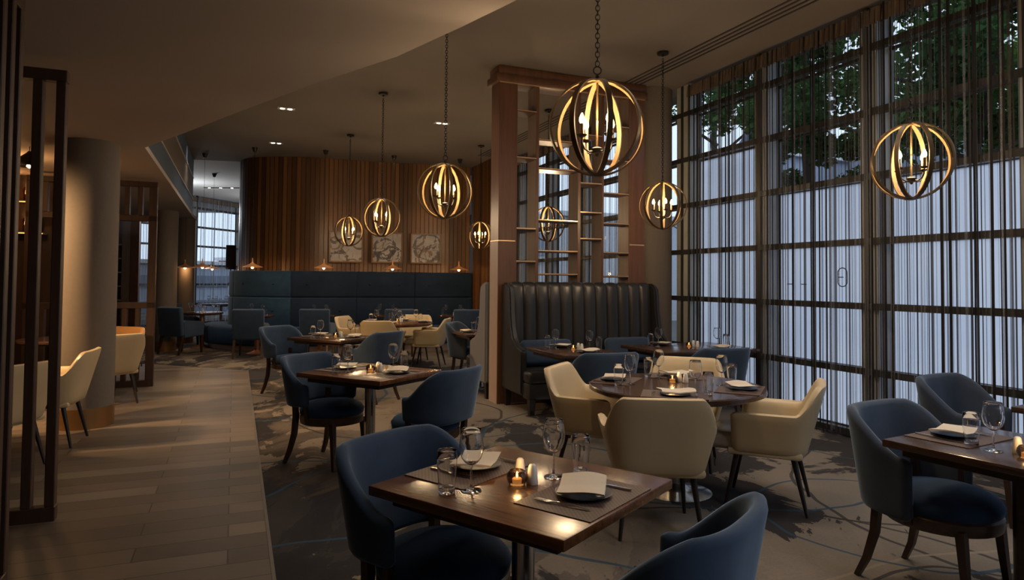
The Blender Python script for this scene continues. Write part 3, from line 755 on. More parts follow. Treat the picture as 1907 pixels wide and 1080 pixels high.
# curved banquette along the board wall
bq = thing('curved_banquette', 'long curved blue velvet banquette with tall buttoned back below the board wall', 'banquette', (0, 0, 0))
cws = spline(CW, .05)
i0 = min(range(len(cws)), key=lambda i: (cws[i]-Vector((-6.24, 15.75))).length); path = cws[i0:]
tot = len(path)
def strip(a, b, sect, nm, mat, endround=False):
    """sect: list of (offset,z) closed section swept along path[a:b]"""
    pts = path[a:b+1]; rows = []
    O = {}
    full = path
    for q in {o for o, z in sect}: O[q] = offs(full, q)
    b = min(b, tot-1); mo = max(o for o, z in sect)
    def row(i, f, k):
        j = min(i+1, tot-1); r = []
        for o, z in sect:
            p = O[o][i].lerp(O[o][j], f); c = O[min(O)][i].lerp(O[min(O)][j], f); q = p.lerp(c, k if o > mo*.6 else 0); r.append((q.x, q.y, z))
        return r
    kk = .025/mo
    rows = [row(a, 0, kk), row(a, .12, kk*.5), row(a, .35, 0)] + [row(i, 0, 0) for i in range(a+1, b)] + [row(b-1, .65, 0), row(b-1, .88, kk*.5), row(b-1, 1, kk)]
    # puff: pull in the end rows a little
    return MB().quadgrid(rows, True, True, True).build(nm, mat, bq, smooth=50)
cuts = [0, 22, 48, 74, 100, tot-1]
cuts = [c for c in cuts if c < tot-1] + [tot-1]
def rsec(o0, o1, z0, z1, r): return [(o0, z0), (o1-r, z0), (o1-r*.3, z0+r*.3), (o1, z0+r), (o1, z1-r), (o1-r*.3, z1-r*.3), (o1-r, z1), (o0, z1)]
for a, b in zip(cuts, cuts[1:]):
    b_ = strip(a, b, rsec(.03, .20, 1.085, 1.645, .03), 'back_panel', M['velvet_lit'] if a < 40 else M['velvet_dim'])  # brighter light at the rounded end painted by choice of velvet
    c_ = strip(a, b, rsec(.03, .21, .42, 1.08, .03), 'back_panel', M['velvet_lit'] if a < 40 else M['velvet_dim'])
    strip(a, b, rsec(.10, .74, .10, .47, .05), 'seat_panel', M['velvet_b'])
    n_ = max(1, (b-a)//13)
    for zz, par in ((1.36, b_), (.80, c_)):
        of = offs(path, .207)
        for k in range(n_):
            i = a + int((k+.5)*(b-a)/n_)
            MB().lathe([(0, .022), (.018, .016), (.026, 0), (.018, -.016), (0, -.022)], 12).build('button', M['button'], par, (of[i].x, of[i].y, zz))
strip(0, tot-1, [(.10, .0), (.66, .0), (.66, .10), (.10, .10)], 'plinth', M['screen_end'])

# ------------------------------------------------------------------ tables
def sq_table(label, c, rz, w, d, mat='top', group='square dining tables', h=.75, base='disc', legm='chrome'):
    t = thing('square_dining_table', label, 'table', (c[0], c[1], 0), rz, group)
    MB().box((0, 0, h-.0175), (w, d, .035), bev=.005, seg=2).build('tabletop', M[mat], t)
    MB().box((0, 0, h-.055), (w-.12, d-.12, .04), bev=.003, seg=1).build('apron', M['topedge'], t)
    MB().lathe([(.042, .02), (.042, h-.07)], 24).build('pedestal', M[legm], t)
    MB().lathe([(0, .022), (.05, .022), (.10, .018), (.23, .010), (.24, .0)], 40).build('base_plate', M[legm], t)
    return t
def rd_table(label, c, r, mat='topdark', group='round dining tables', h=.75, legm='chrome', rb=.25):
    t = thing('round_dining_table', label, 'table', (c[0], c[1], 0), 0, group)
    MB().lathe([(0, h), (r-.006, h), (r, h-.008), (r, h-.03), (r-.02, h-.04), (r-.06, h-.055), (0, h-.055)], 72).build('tabletop', M[mat], t, smooth=30)
    if r > .5: MB().box((0, 0, h-.075), (.12, 2*r-.35, .04), bev=.005, seg=1).build('under_brace', M['topedge'], t)
    MB().lathe([(.05, .03), (.05, h-.06)], 24).build('pedestal', M[legm], t)
    MB().lathe([(0, .075), (.055, .07), (.075, .05), (.13, .03), (rb-.02, .012), (rb, .006), (rb, 0)], 48).build('base_plate', M[legm], t, smooth=60)
    return t
T1 = (.05, 2.457); r1 = math.atan2(-.6, .8)
sq_table('frontmost square walnut table laid for two, by the camera', T1, r1, .82, .75)
T2 = (-1.117, 5.366); r2 = math.atan2(-.49, .87)
sq_table('middle square walnut table on the aisle, chairs on two sides', T2, r2, .84, .76)
T3 = (-2.22, 8.5); r3 = math.atan2(-.45, .89)
sq_table('rear square walnut table on the aisle, before the banquette', T3, r3, .86, .78, 'topdark')
T5 = (1.759+.40*.5+.37*.866, 3.168-.40*.866+.37*.5); r5 = math.atan2(-.866, .5)
sq_table('dark square table at the curtain side, cut by the frame', T5, r5, .84, .74, 'topdark', legm='topedge')
T5b = (3.021+.36*.5+.36*.866, 4.059-.36*.866+.36*.5)
sq_table('dark corner table just entering the frame near the curtain', T5b, r5, .74, .74, 'topdark')
T7a = (.168+V[0]*.35-U[0]*.44, 7.43+V[1]*.35-U[1]*.44)
sq_table('dark booth table nearer the screen post, candle in the middle', T7a, TH, .70, .90, 'topdark', 'booth tables')
T7b = (1.26+V[0]*.63-U[0]*.43, 7.76+V[1]*.63-U[1]*.43)
sq_table('wide dark booth table beside the window reveal', T7b, TH, 1.25, .88, 'topdark', 'booth tables')
T8 = (-.44, 9.55)
sq_table('dark table in front of the second booth, behind the screen', T8, TH, .7, .85, 'topdark', 'booth tables')
rd_table('big round dark table ringed by four cream chairs', T6, .61)
rd_table('rear round table ringed by cream chairs before the banquette', T4, .62, 'top')
BT = [(-5.02, 13.3), (-3.82, 13.45), (-2.55, 13.72), (-1.20, 13.85)]
NB = ['first', 'second', 'third', 'fourth']
for i, b in enumerate(BT): rd_table('small round table on copper post, %s along the banquette from its rounded end' % NB[i], b, .33, 'topdark', 'banquette tables', .76, 'copleg', .2)
TF = (-6.62, 14.25)
TF = (-6.60, 14.35)
rd_table('small pale round table beyond the rear armchair, by the far window', TF, .42, 'topdark', 'banquette tables', .75, 'copleg', .22)
TG = (-8.35, 19.3)
rd_table('distant round table standing by the far window curtains', TG, .55, 'topdark', 'round dining tables')
rd_table('round table behind the slatted screen, half hidden by its posts', TL1, .48, 'top')
rd_table('round table behind the taupe column, edge in view', TL2, .45, 'topdark')

# ------------------------------------------------------------------ tableware
def wine_glass():
    t = thing('wine_glass', 'x', 'wine glass')
    o = [(.005, .088), (.012, .091), (.023, .098), (.034, .112), (.040, .130), (.0425, .148), (.041, .170), (.037, .195), (.0345, .212)]
    i = [(r-.0011, z+.0012) for r, z in reversed(o[1:-1])]
    MB().lathe([(0, .0875)] + o + [(.0338, .2125)] + [(.0334, .211)] + i + [(0, .0925)], 28).build('bowl', M['solid'], t, smooth=60)
    MB().torus((0, 0, .2125), .0342, .0008, 28, 5).build('rim', M['solid'], t)
    MB().lathe([(.0042, .089), (.0036, .07), (.0036, .03), (.005, .016), (.010, .008)], 16).build('stem', M['solid'], t, smooth=60)
    MB().lathe([(.010, .008), (.02, .004), (.036, .0025), (.037, .0012), (.035, 0), (0, 0)], 28).build('foot', M['solid'], t, smooth=60)
    return Proto(t)
def tumbler():
    t = thing('tumbler', 'x', 'tumbler')
    o = [(.0285, .018), (.031, .05), (.0345, .09), (.0355, .115), (.0335, .145)]
    i = [(r-.0014, z) for r, z in reversed(o)]
    MB().lathe(o + [(.0328, .1456)] + i, 26).build('wall', M['solid'], t, smooth=60)
    MB().torus((0, 0, .1455), .0328, .0008, 26, 5).build('rim', M['solid'], t)
    MB().lathe([(0, 0), (.026, 0), (.028, .003), (.0285, .018), (.027, .0205), (0, .016)], 26).build('thick_base', M['solid'], t)
    return Proto(t)
def plate():
    t = thing('side_plate', 'x', 'plate')
    MB().lathe([(0, 0), (.06, 0), (.095, .010), (.098, .012), (.094, .0125), (.06, .004), (0, .004)], 36).build('dish', M['plate'], t); 
    return Proto(t)
def napkin():
    rows = []
    nx, ny = 14, 12
    def h(u_, v_): return .010 + .010*abs(u_-.5)*2 + .008*math.sin(v_*2.6+.4)*(.4+u_) + .007*max(0, v_-.7)
    def sheet(dz, sx, sy, ox, oy): return [[((u_/nx-.5)*sx+ox + .008*math.sin(v_*.4), (v_/ny-.5)*sy+oy, h(u_/nx, v_/ny)+dz) for u_ in range(nx+1)] for v_ in range(ny+1)]
    me = MB()
    A = sheet(.006, .215, .155, 0, 0); B = sheet(.0, .21, .15, .004, -.004)
    me.quadgrid(A).quadgrid(B); n = (nx+1)*(ny+1)
    idx = [j for j in range(nx+1)] + [(nx+1)*i+nx for i in range(1, ny+1)] + [(nx+1)*ny+j for j in range(nx-1, -1, -1)] + [(nx+1)*i for i in range(ny-1, 0, -1)]
    for a, b in zip(idx, idx[1:]+idx[:1]): me.f.append((a, b, b+n, a+n))
    o = me.build('folded_napkin', M['napkin'], smooth=60); tag(o, 'x', 'napkin'); return Proto(o)
def fork():
    m = MB()
    m.quadgrid([[(x-.0-w, y, z), (x+w, y, z), (x+w, y, z+.002), (x-w, y, z+.002)] for x, y, z, w in [(0, -.10, .003, .0055), (0, -.06, .006, .0045), (0, -.02, .008, .003), (0, .02, .006, .003), (0, .035, .004, .006), (0, .045, .003, .011), (0, .06, .003, .012)]], True, True, True)
    for k in range(4): m.box((-.009+.006*k, .08, .0045), (.0028, .042, .002))
    o = m.build('fork', M['steel']); tag(o, 'x', 'fork'); return Proto(o)
def knife():
    t = thing('table_knife', 'x', 'knife')
    MB().quadgrid([[(-w, y, .001), (w, y, .001), (w, y, .007), (-w, y, .007)] for y, w in ((-.11, .005), (-.10, .0065), (-.04, .006), (-.02, .004))], True, True, True).build('handle', M['steel'], t)
    MB().quadgrid([[(-.004, y, .002), (w, y, .003), (w, y, .0045), (-.004, y, .005)] for y, w in ((-.02, .004), (.0, .008), (.06, .009), (.10, .004), (.112, -.002))], True, True, True).build('blade', M['steel'], t)
    return Proto(t)
def placemat(w=.42, d=.29):
    o = MB().box((0, 0, .0015), (w, d, .003)).build('woven_placemat', M['mat'], smooth=0); tag(o, 'x', 'placemat'); return Proto(o)
def shaker(name, cat, holes):
    t = thing(name, 'x', cat)
    MB().lathe([(0, 0), (.020, 0), (.0215, .004), (.019, .03), (.0155, .055), (.013, .066), (.008, .071), (0, .072)], 22).build('pot', M['china'], t, smooth=60)
    m = MB()
    for k in range(holes): m.lathe([(0, .001), (.0015, .0005), (0, -.001)], 6, (.004*math.cos(2*PI*k/holes), .004*math.sin(2*PI*k/holes), .0718))
    m.build('pour_holes', M['tag'], t); return Proto(t)
def candle():
    t = thing('tealight_holder', 'x', 'candle holder')
    n = 12; rows = []
    for r, z in [(0.0, 0), (.026, 0), (.034, .010), (.037, .024), (.034, .040), (.028, .050), (.025, .050), (.030, .038), (.033, .024), (.029, .010), (0, .006)]:
        rows.append([(r*(1+.03*math.cos(n*2*PI*j/48))*math.cos(2*PI*j/48), r*(1+.03*math.cos(n*2*PI*j/48))*math.sin(2*PI*j/48), z) for j in range(48)])
    MB().quadgrid(rows, True).build('glass_cup', M['tea'], t, smooth=60)
    c = MB().lathe([(0, .007), (.018, .007), (.019, .020), (.017, .0215), (0, .021)], 20).build('tealight', M['wax'], t)
    MB().lathe([(0, .021), (.003, .026), (.0042, .031), (.0028, .038), (0, .046)], 10).build('flame', M['flame'], c, smooth=60)
    return Proto(t)
WG, TB, PL, NK, FK, KN, PM, SA, PE, CN = wine_glass(), tumbler(), plate(), napkin(), fork(), knife(), placemat(), shaker('salt_shaker', 'salt shaker', 1), shaker('pepper_shaker', 'pepper shaker', 5), candle()
Z = .7505
def setting(tab, side, edge, f, mat=True, glassware='tw', cut=True, plate_=True, h=Z, gd=(.30, .13, .27, .23), pj=0.0, pin=.15, matd=.155):
    """edge: point on the table edge in front of the diner; f: direction the diner faces"""
    fl = math.hypot(*f); f = (f[0]/fl, f[1]/fl); rt = (f[1], -f[0])
    def at(fw, r): return (edge[0]+f[0]*fw+rt[0]*r, edge[1]+f[1]*fw+rt[1]*r)
    rz = face(*f); dz = h
    if mat:
        p = at(matd, 0); PM.place('brown woven placemat, %s of the %s' % (side, tab), (p[0], p[1], dz), rz, 'woven placemats'); dz += .0035
    if plate_:
        p = at(pin, pj); PL.place('slate side plate, %s of the %s' % (side, tab), (p[0], p[1], dz), rz, 'side plates')
        p = at(pin+.01, pj+.01); NK.place('folded cream napkin on the plate, %s of the %s' % (side, tab), (p[0], p[1], dz+.006), rz + .35 + random.uniform(-.25, .25), 'folded napkins')
    if cut:
        p = at(pin, pj-.135); FK.place('steel fork, %s of the %s' % (side, tab), (p[0], p[1], dz), rz + random.uniform(-.1, .1), 'forks')
        p = at(pin, pj+.135); KN.place('steel knife, %s of the %s' % (side, tab), (p[0], p[1], dz), rz + random.uniform(-.1, .1), 'knives')
    if 'w' in glassware:
        p = at(gd[0], gd[1]); WG.place('empty stemmed wine glass, %s of the %s' % (side, tab), (p[0], p[1], h), random.uniform(0, 6), 'wine glasses')
    if 't' in glassware:
        p = at(gd[2], gd[3]); TB.place('empty straight tumbler, %s of the %s' % (side, tab), (p[0], p[1], h), random.uniform(0, 6), 'tumblers')
def cruet(tab, c, rz=0, h=Z, d=(.055, .02, .085, -.045)):
    q = lambda x, y: (c[0]+x*math.cos(rz)-y*math.sin(rz), c[1]+x*math.sin(rz)+y*math.cos(rz), h)
    if c[1] < 7: lamp('candle_light', (q(0, 0)[0], q(0, 0)[1], h+.075), .35, (1, .55, .2), .012)
    CN.place('lit tealight in ribbed smoked glass on the %s' % tab, q(0, 0), rz, 'tealight holders')
    SA.place('white china salt shaker behind the tealight of the %s' % tab, q(d[0], d[1]), rz, 'salt and pepper shakers')
    PE.place('white china pepper shaker beside the salt of the %s' % tab, q(d[2], d[3]), rz, 'salt and pepper shakers')
def edge_of(c, rz, hw, along): # point on table edge along local +-x
    return (c[0]+math.cos(rz)*hw*along, c[1]+math.sin(rz)*hw*along)
e1, e2 = edge_of(T1, r1, .41, -1), edge_of(T1, r1, .41, 1)
setting('frontmost square table', 'setting under the cropped-off chair back' if 0 else 'aisle side', e1, (.8, -.6), gd=(.325, .195, .275, .265), pj=-.04)
setting('frontmost square table', 'window side', e2, (-.8, .6), gd=(.36, .12, .30, .215), pj=-.0, pin=.16)
cruet('frontmost square table', (.025, 2.43), 0, d=(.012, .085, .055, .005))
for tab, c, rz, hw in (('middle aisle table', T2, r2, .42), ('rear aisle table', T3, r3, .43)):
    fx, fy = math.cos(rz), math.sin(rz)
    setting(tab, 'aisle side', edge_of(c, rz, hw, -1), (fx, fy)); setting(tab, 'window side', edge_of(c, rz, hw, 1), (-fx, -fy))
    cruet(tab, c)
# curtain side table: only the setting the photo shows
e5 = edge_of(T5, r5, .42, -1)
setting('curtain side square table', 'chair side', e5, (.5, -.866), gd=(.37, .15, .265, .115), pj=.0, pin=.13)
cruet('curtain side square table', (2.185, 2.86), 0, d=(.02, .08, .09, .05))
# big round table
for nm, f in (('curtain side', (-.9, .42)), ('booth side', (.9, -.42)), ('camera side', (.25, .97)), ('far side', (-.25, -.97))):
    e = (T6[0]-f[0]*.60, T6[1]-f[1]*.60); setting('big round table', nm, e, f, gd=(.30, .13, .24, .21), pin=.14, matd=.16)
cruet('big round table', (1.18, 4.93), 0)
for nm, f in (('walkway side', (1, -.25)), ('screen side', (-1, .1)), ('camera side', (.1, 1)), ('banquette side', (-.1, -1))):
    e = (T4[0]-f[0]*.60, T4[1]-f[1]*.60); setting('rear round table', nm, e, f, mat=False, gd=(.30, .13, .24, .21), pin=.14)
cruet('rear round table', (T4[0], T4[1]+.05))
ca, sa = math.cos(TH), math.sin(TH)
for tab, c, hd in (('booth table near the screen post', T7a, .44), ('booth table by the window', T7b, .43)):
    ox = 0 if c is T7a else -.18
    m_ = (c[0]+V[0]*ox, c[1]+V[1]*ox)
    setting(tab, 'booth side', (m_[0]+U[0]*hd, m_[1]+U[1]*hd), (-U[0], -U[1]), mat=False, gd=(.30, .14, .26, .22)); 
    m_ = (c[0]-V[0]*ox, c[1]-V[1]*ox)
    setting(tab, 'chair side', (m_[0]-U[0]*hd, m_[1]-U[1]*hd), U, mat=False, gd=(.34, .14, .28, .22))
    cruet(tab, c)
setting('table behind the screen', 'chair side', (T8[0]-V[0]*.34, T8[1]-V[1]*.34), V, mat=False, gd=(.30, .05, .26, -.06), cut=False)
for i, b in enumerate(BT):
    tab = '%s banquette table' % NB[i]
    setting(tab, 'sofa side', (b[0], b[1]+.32), (-.15, -1), mat=False, cut=False, plate_=False, h=.7605, gd=(.22, .13, .19, .205))
    setting(tab, 'armchair side', (b[0], b[1]-.32), (.1, 1), mat=False, cut=False, plate_=False, h=.7605, gd=(.22, .13, .19, .205))
    PE.place('white china pepper pot on the %s' % tab, (b[0]+.02, b[1]-.05, .7605), 0, 'salt and pepper shakers')
for k, (dx, dy) in enumerate([(-.2, -.12), (.05, -.22), (.22, .05)]):
    nm = ['walkway', 'armchair', 'banquette'][k]
    WG.place('wine glass on the small table by the far window, %s side' % nm, (TF[0]+dx, TF[1]+dy, Z), 0, 'wine glasses')
    TB.place('tumbler on the small table by the far window, %s side' % nm, (TF[0]+dx+.09, TF[1]+dy+.03, Z), 0, 'tumblers')
PL.place('side plate on the small table by the far window', (TF[0]-.1, TF[1]-.28, Z), 0, 'side plates')
SA.place('salt shaker on the small table by the far window', (TF[0]+.02, TF[1]-.02, Z), 0, 'salt and pepper shakers')
for k, (dx, dy) in enumerate([(-.3, -.1), (0, -.3), (.28, -.12), (.1, .1)]):
    nm = ['outer', 'front', 'curtain', 'middle'][k]
    WG.place('tiny wine glass on the distant round table, %s place' % nm, (TG[0]+dx, TG[1]+dy, Z), 0, 'wine glasses')
    TB.place('tiny tumbler on the distant round table, %s place' % nm, (TG[0]+dx+.1, TG[1]+dy+.04, Z), 0, 'tumblers')
e = (TL1[0]+.28, TL1[1]-.20)
PL.place('side plate on the table behind the slatted screen', (e[0], e[1], Z), 0, 'side plates'); NK.place('folded napkin on the table behind the slatted screen', (e[0], e[1], Z+.006), .5, 'folded napkins')
KN.place('steel knife on the table behind the slatted screen', (e[0]+.05, e[1]+.10, Z), 1.0, 'knives')

# ------------------------------------------------------------------ lamps
def chain_mesh(length, link=.045):
    m = MB(); n = int(length/(link*.78))
    for i in range(n):
        m.torus((0, 0, .03+link*.78*(i+.5)), link*.36, .0026, 10, 5, 'X' if i % 2 else 'Y', 1 if True else 1, 1.45)
    return m
def globe():
    t = thing('globe_pendant', 'x', 'pendant light')
    Rg = .275; zc = 0
    for k in range(4):
        a = PI/4*k + R(8); ca_, sa_ = math.cos(a), math.sin(a); rows = []
        w = .0145; rr = Rg - .0032*k
        for i in range(65):
            p = 2*PI*i/64; row = []
            for dr, dw in ((0, -w), (0, w), (-.011, w), (-.011, -w)):
                x = (rr+dr)*math.sin(p); z = (rr+dr)*math.cos(p); row.append((x*ca_ - dw*sa_, x*sa_ + dw*ca_, z))
            rows.append(row)
        MB().quadgrid(rows, True).build('hoop', M['bronze'], t)
    MB().tube([(0, 0, .27), (0, 0, -.12)], .006, 8).build('rod', M['bronze'], t)
    MB().lathe([(0, -.165), (.008, -.16), (.012, -.15), (.032, -.145), (.034, -.12), (.014, -.11), (0, -.108)], 20).build('hub', M['iron'], t)
    MB().lathe([(0, .30), (.012, .295), (.016, .275), (.03, .27), (0, .262)], 16).torus((0, 0, .325), .022, .004, 16, 6, 'Y').build('top_loop', M['iron'], t)
    for k in range(4):
        a = PI/2*k + R(30); c, s = math.cos(a), math.sin(a)
        pts = [(.025, -.135), (.055, -.142), (.085, -.13), (.102, -.10), (.105, -.065)]
        ar = MB().tube([(r*c, r*s, z) for r, z in pts], .005, 7).lathe([(0, -.068), (.018, -.064), (.028, -.055), (.03, -.052), (0, -.052)], 14, (.105*c, .105*s, 0)).build('arm', M['iron'], t)
        MB().lathe([(.0115, -.052), (.0115, .01), (0, .012)], 12, (.105*c, .105*s, 0)).build('candle_sleeve', M['bronze'], ar)
        MB().lathe([(0, .010), (.011, .013), (.0165, .028), (.015, .042), (.009, .058), (.003, .070), (0, .072)], 14, (.105*c, .105*s, 0)).build('candle_bulb', M['bulb'], ar, smooth=60)
    cl = HC - 2.35
    m = chain_mesh(cl - .40, .034); ch = m.build('chain', M['iron'], t, (0, 0, .32))
    MB().lathe([(0, -.05), (.012, -.045), (.015, -.028), (.062, -.025), (.065, -.02), (.065, 0)], 28, (0, 0, cl)).build('canopy', M['iron'], t)
    return Proto(t)
GP = globe()
GL = [('large globe pendant hanging before the shelf screen, biggest in view', .473, 3.757), ('bronze globe pendant over the middle aisle table, before the board wall', -.659, 6.517), ('bronze globe pendant overlapping the middle abstract picture', -1.829, 9.36),
      ('small bronze globe pendant overlapping the picture beside the rounded wall', -2.95, 12.1), ('small bronze globe pendant half cut by the shelf screen edge', -.62, 12.96), ('globe pendant seen through the shelf screen compartments', .545, 10.2),
      ('globe pendant before the round column by the window', 1.70, 7.58), ('oval looking globe pendant in front of the string curtain and trees', 2.809, 4.709)]
WARM = (1, .70, .40)
for i, (lab, x, y) in enumerate(GL):
    GP.place(lab, (x, y, 2.345), R(11*i), 'bronze globe pendants')
    lamp('globe_light', (x, y, 2.39), 41, WARM, .07)
def copper(drop):
    t = thing('copper_pendant', 'x', 'pendant light')
    MB().lathe([(.010, .17), (.012, .10), (.022, .075), (.05, .052), (.10, .028), (.16, .006), (.20, -.012), (.198, -.015), (.155, .002), (.05, .045), (.012, .06)], 36).build('shade', M['copper'], t, smooth=60)
    MB().lathe([(0, .03), (.012, .028), (.014, .01), (.026, -.008), (.026, -.024), (.016, -.04), (0, -.045)], 16).build('bulb', M['bulb2'], t, smooth=60)
    MB().tube([(0, 0, .17), (0, 0, HC-1.715-.06)], .003, 6).build('cord', M['iron'], t)
    MB().lathe([(.012, -.09), (.03, -.085), (.055, -.01), (.055, 0)], 20, (0, 0, HC-1.715)).build('canopy', M['iron'], t)
    return Proto(t)
CP = copper(0)
for lab, x, y in [('copper cone pendant above the small table by the banquette end', -6.497, 14.09), ('copper cone pendant beside the taupe rear column', -7.33, 15.05), ('copper cone pendant half hidden behind another, by the far window', -7.50, 16.8),
                  ('copper cone pendant above the first banquette table', -5.182, 13.4), ('copper cone pendant above the second banquette table', -3.818, 13.62), ('copper cone pendant below the middle abstract picture', -2.515, 14.14), ('copper cone pendant at the board wall corner near the screen', -1.147, 14.5)]:
    CP.place(lab, (x, y, 1.715), 0, 'copper cone pendants'); lamp('pendant_light', (x, y, 1.655), 4.0, (1, .55, .22), .03)
def downlight(n):
    t = thing('recessed_downlight', 'x', 'ceiling light')
    MB().box((0, 0, -.004), (.11*n+.04, .15, .008), bev=.003, seg=1).build('frame', M['white_trim'], t)
    for k in range(n): MB().lathe([(0, -.012), (.03, -.012), (.036, -.008), (.036, -.004), (0, -.004)], 18, ((k-(n-1)/2)*.11, 0, 0)).build('lens', M['spot'], t)
    return Proto(t)
DL2 = downlight(2)
for lab, x, y, rz in [('twin recessed spotlight in the ceiling, closest to the soffit edge', -3.5, 10.27, TH), ('twin recessed spotlight in the ceiling near the curved board wall', -4.58, 12.9, TH), ('twin recessed spotlight in the ceiling beside the long pendant chain', -1.19, 11.14, TH)]:
    DL2.place(lab, (x, y, HC), rz, 'recessed downlights')
    s = lamp('downlight_spot', (x, y, HC-.03), 60, (1, .74, .45), .04, 'SPOT', spot_size=R(75), spot_blend=.6)
t = thing('ceiling_spot_row', 'row of small spots on the white ceiling by the far window', 'ceiling light', (-8.3, 19.4, HC), 0)
MB().box((0, 0, -.006), (1.3, .10, .012)).build('housing', M['iron'], t)
for k in range(4): MB().lathe([(0, -.016), (.03, -.016), (.035, -.012)], 14, (-.5+.33*k, 0, 0)).build('lens', M['spot'], t)
def drum(label, x, y, zb, zt, r):
    t = thing('floor_lamp', label, 'floor lamp', (x, y, 0), 0, 'charcoal drum lamps')
    MB().lathe([(r, zb), (r*.96, zt), (r*.94, zt), (r*.98, zb)], 32).build('lamp_shade', M['shade'], t, smooth=60)
    MB().tube([(0, 0, .02), (0, 0, zb+.1)], .014, 10).build('pole', M['iron'], t); MB().lathe([(0, .03), (.16, .02), (.17, 0)], 24).build('base', M['iron'], t)
drum('tall charcoal drum lamp peeking above the rounded banquette end', -7.12, 17.0, 1.70, 2.31, .125)
drum('tall charcoal drum lamp partly hidden by the far column', -8.55, 17.75, 1.66, 2.4, .13)

# wide fill spots added under the ceiling, no fittings belong to them
for x, y, p in [(1.4, 4.6, 120), (-1.2, 5.2, 90), (2.3, 2.6, 60), (-2.6, 7.9, 110), (.9, 6.8, 90), (-2.2, 10.6, 100), (-4.6, 11.8, 130), (2.6, 5.6, 90), (-.9, 8.2, 80), (-6.3, 13.0, 90), (-1.0, 13.2, 45), (3.2, -.6, 120)]:
    lamp('ceiling_fill', (x, y, HC-.06), p, (1, .83, .66), .5, 'SPOT', spot_size=R(140), spot_blend=1.0)
for x, y, p in [(3.0, .7, 260), (2.6, 3.9, 90)]:
    lamp('cool_ceiling_fill', (x, y, HC-.06), p, (.86, .92, 1), .5, 'SPOT', spot_size=R(150), spot_blend=1.0)  # added cool fill standing in for daylight, no fitting here
for x, y, p in [(-4.6, 8.0, 40), (-3.4, 4.4, 14), (-4.3, 10.3, 40), (-5.2, 6.6, 40), (0, -1.2, 34), (-.1, 2.1, 14), (-2.4, -.9, 4)]:
    lamp('soffit_fill', (x, y, HS-.04), p, (1, .72, .45), .15, 'SPOT', spot_size=R(130), spot_blend=1.0)  # added fill under the soffit without fittings, partly from behind the camera
# ------------------------------------------------------------------ pictures on the board wall
A0, AD = (-3.6, 14.65), (.95, .31)
AN = (AD[1], -AD[0])
for i, (s0, s1) in enumerate(((-.39, .335), (.51, 1.19), (1.37, 2.06))):
    sm = (s0+s1)/2; w = (s1-s0); p = (A0[0]+AD[0]*sm + AN[0]*.10, A0[1]+AD[1]*sm + AN[1]*.10)
    if i == 0: p = (p[0]+.0, p[1]-.03)
    t = thing('framed_picture', ['abstract swirl print beside the curve of the wall, behind a small globe lamp', 'abstract swirl print between two others on the board wall', 'abstract swirl print with dense ring strokes, next to the corner'][i], 'picture', (p[0], p[1], 2.18), math.atan2(AD[1], AD[0]), 'oak framed abstract prints')
    h = .68; m = MB()
    for cx, cz, dx, dz in ((0, h/2-.015, w, .03), (0, -h/2+.015, w, .03), (-w/2+.015, 0, .03, h), (w/2-.015, 0, .03, h)): m.box((cx, 0, cz), (dx, .035, dz))
    m.build('frame', M['artframe'], t)
    MB().box((0, .004, 0), (w-.05, .012, h-.05)).build('print', art_mat(i+1), t)
# warm wash over the pictures
for s in (0, .85, 1.7):
    lamp('picture_light', (A0[0]+AD[0]*s+AN[0]*.9, A0[1]+AD[1]*s+AN[1]*.9, HC-.05), 22, (1, .66, .34), .05, 'SPOT', spot_size=R(60), spot_blend=.7, ).rotation_euler = (R(18), 0, math.atan2(AD[1], AD[0]))

# ------------------------------------------------------------------ bar behind the slatted screens
BD = Vector((3.95, 1.63)).normalized(); BN = Vector((BD.y, -BD.x))
def bp(s, o): return (-6.25-BD.x*s+BN.x*o, 9.13-BD.y*s+BN.y*o)
for z, lab in ((2.06, 'lower glowing bar shelf on the dark bar wall'), (2.47, 'upper glowing bar shelf on the dark bar wall')):
    p = bp(.50, .20); t = thing('bar_shelf', lab, 'shelf', (p[0], p[1], z), math.atan2(BD.y, BD.x), 'bar shelves')
    MB().box((0, 0, -.012), (.9, .26, .024), bev=.003, seg=1).build('board', M['darkwood'], t); MB().box((0, -.128, -.018), (.9, .008, .012)).build('light_strip', M['warm'], t)
def bottle():
    t = thing('bar_bottle', 'x', 'bottle')
    MB().lathe([(0, 0), (.036, 0), (.038, .01), (.038, .15), (.03, .18), (.014, .20), (.013, .25)], 18).build('glass_body', M['bottle'], t, smooth=60); MB().lathe([(0, .275), (.015, .275), (.015, .245)], 12).build('cap', M['copper'], t); return Proto(t)
BO = bottle(); wd = ['first', 'second', 'third', 'fourth', 'fifth', 'sixth']
for zi, (z, nm) in enumerate(((2.06, 'lower'), (2.47, 'upper'))):
    for k in range(6):
        p = bp(.13+.135*k, .20); BO.place('amber bottle on the %s bar shelf, %s from the wall end' % (nm, wd[k]), (p[0], p[1], z+.001), 0, 'bottles on the bar shelves')
    lamp('shelf_light', (*bp(.45, .42), z+.17), 3.5, (1, .45, .15), .05)
p = bp(1.9, 1.2); t = thing('bar_counter', 'dark timber bar counter behind the slatted screens', 'counter', (p[0], p[1], 0), math.atan2(BD.y, BD.x))
MB().box((0, 0, .52), (2.2, .5, 1.04), bev=.01).build('body', M['darkwood'], t); MB().box((0, 0, 1.06), (2.3, .6, .04), bev=.008).build('counter_top', M['topdark'], t)
p = (-6.35, 8.0); t = thing('dome_pendant', 'black dome pendant near the bar, seen between the slats', 'pendant light', (-5.03, 6.95, 2.62), 0)
MB().lathe([(.015, .16), (.03, .14), (.10, .08), (.13, 0), (.125, 0), (.09, .07), (.02, .12)], 28).build('shade', M['iron'], t, smooth=60); MB().tube([(0, 0, .15), (0, 0, HS-2.62)], .004, 6).build('cord', M['iron'], t)
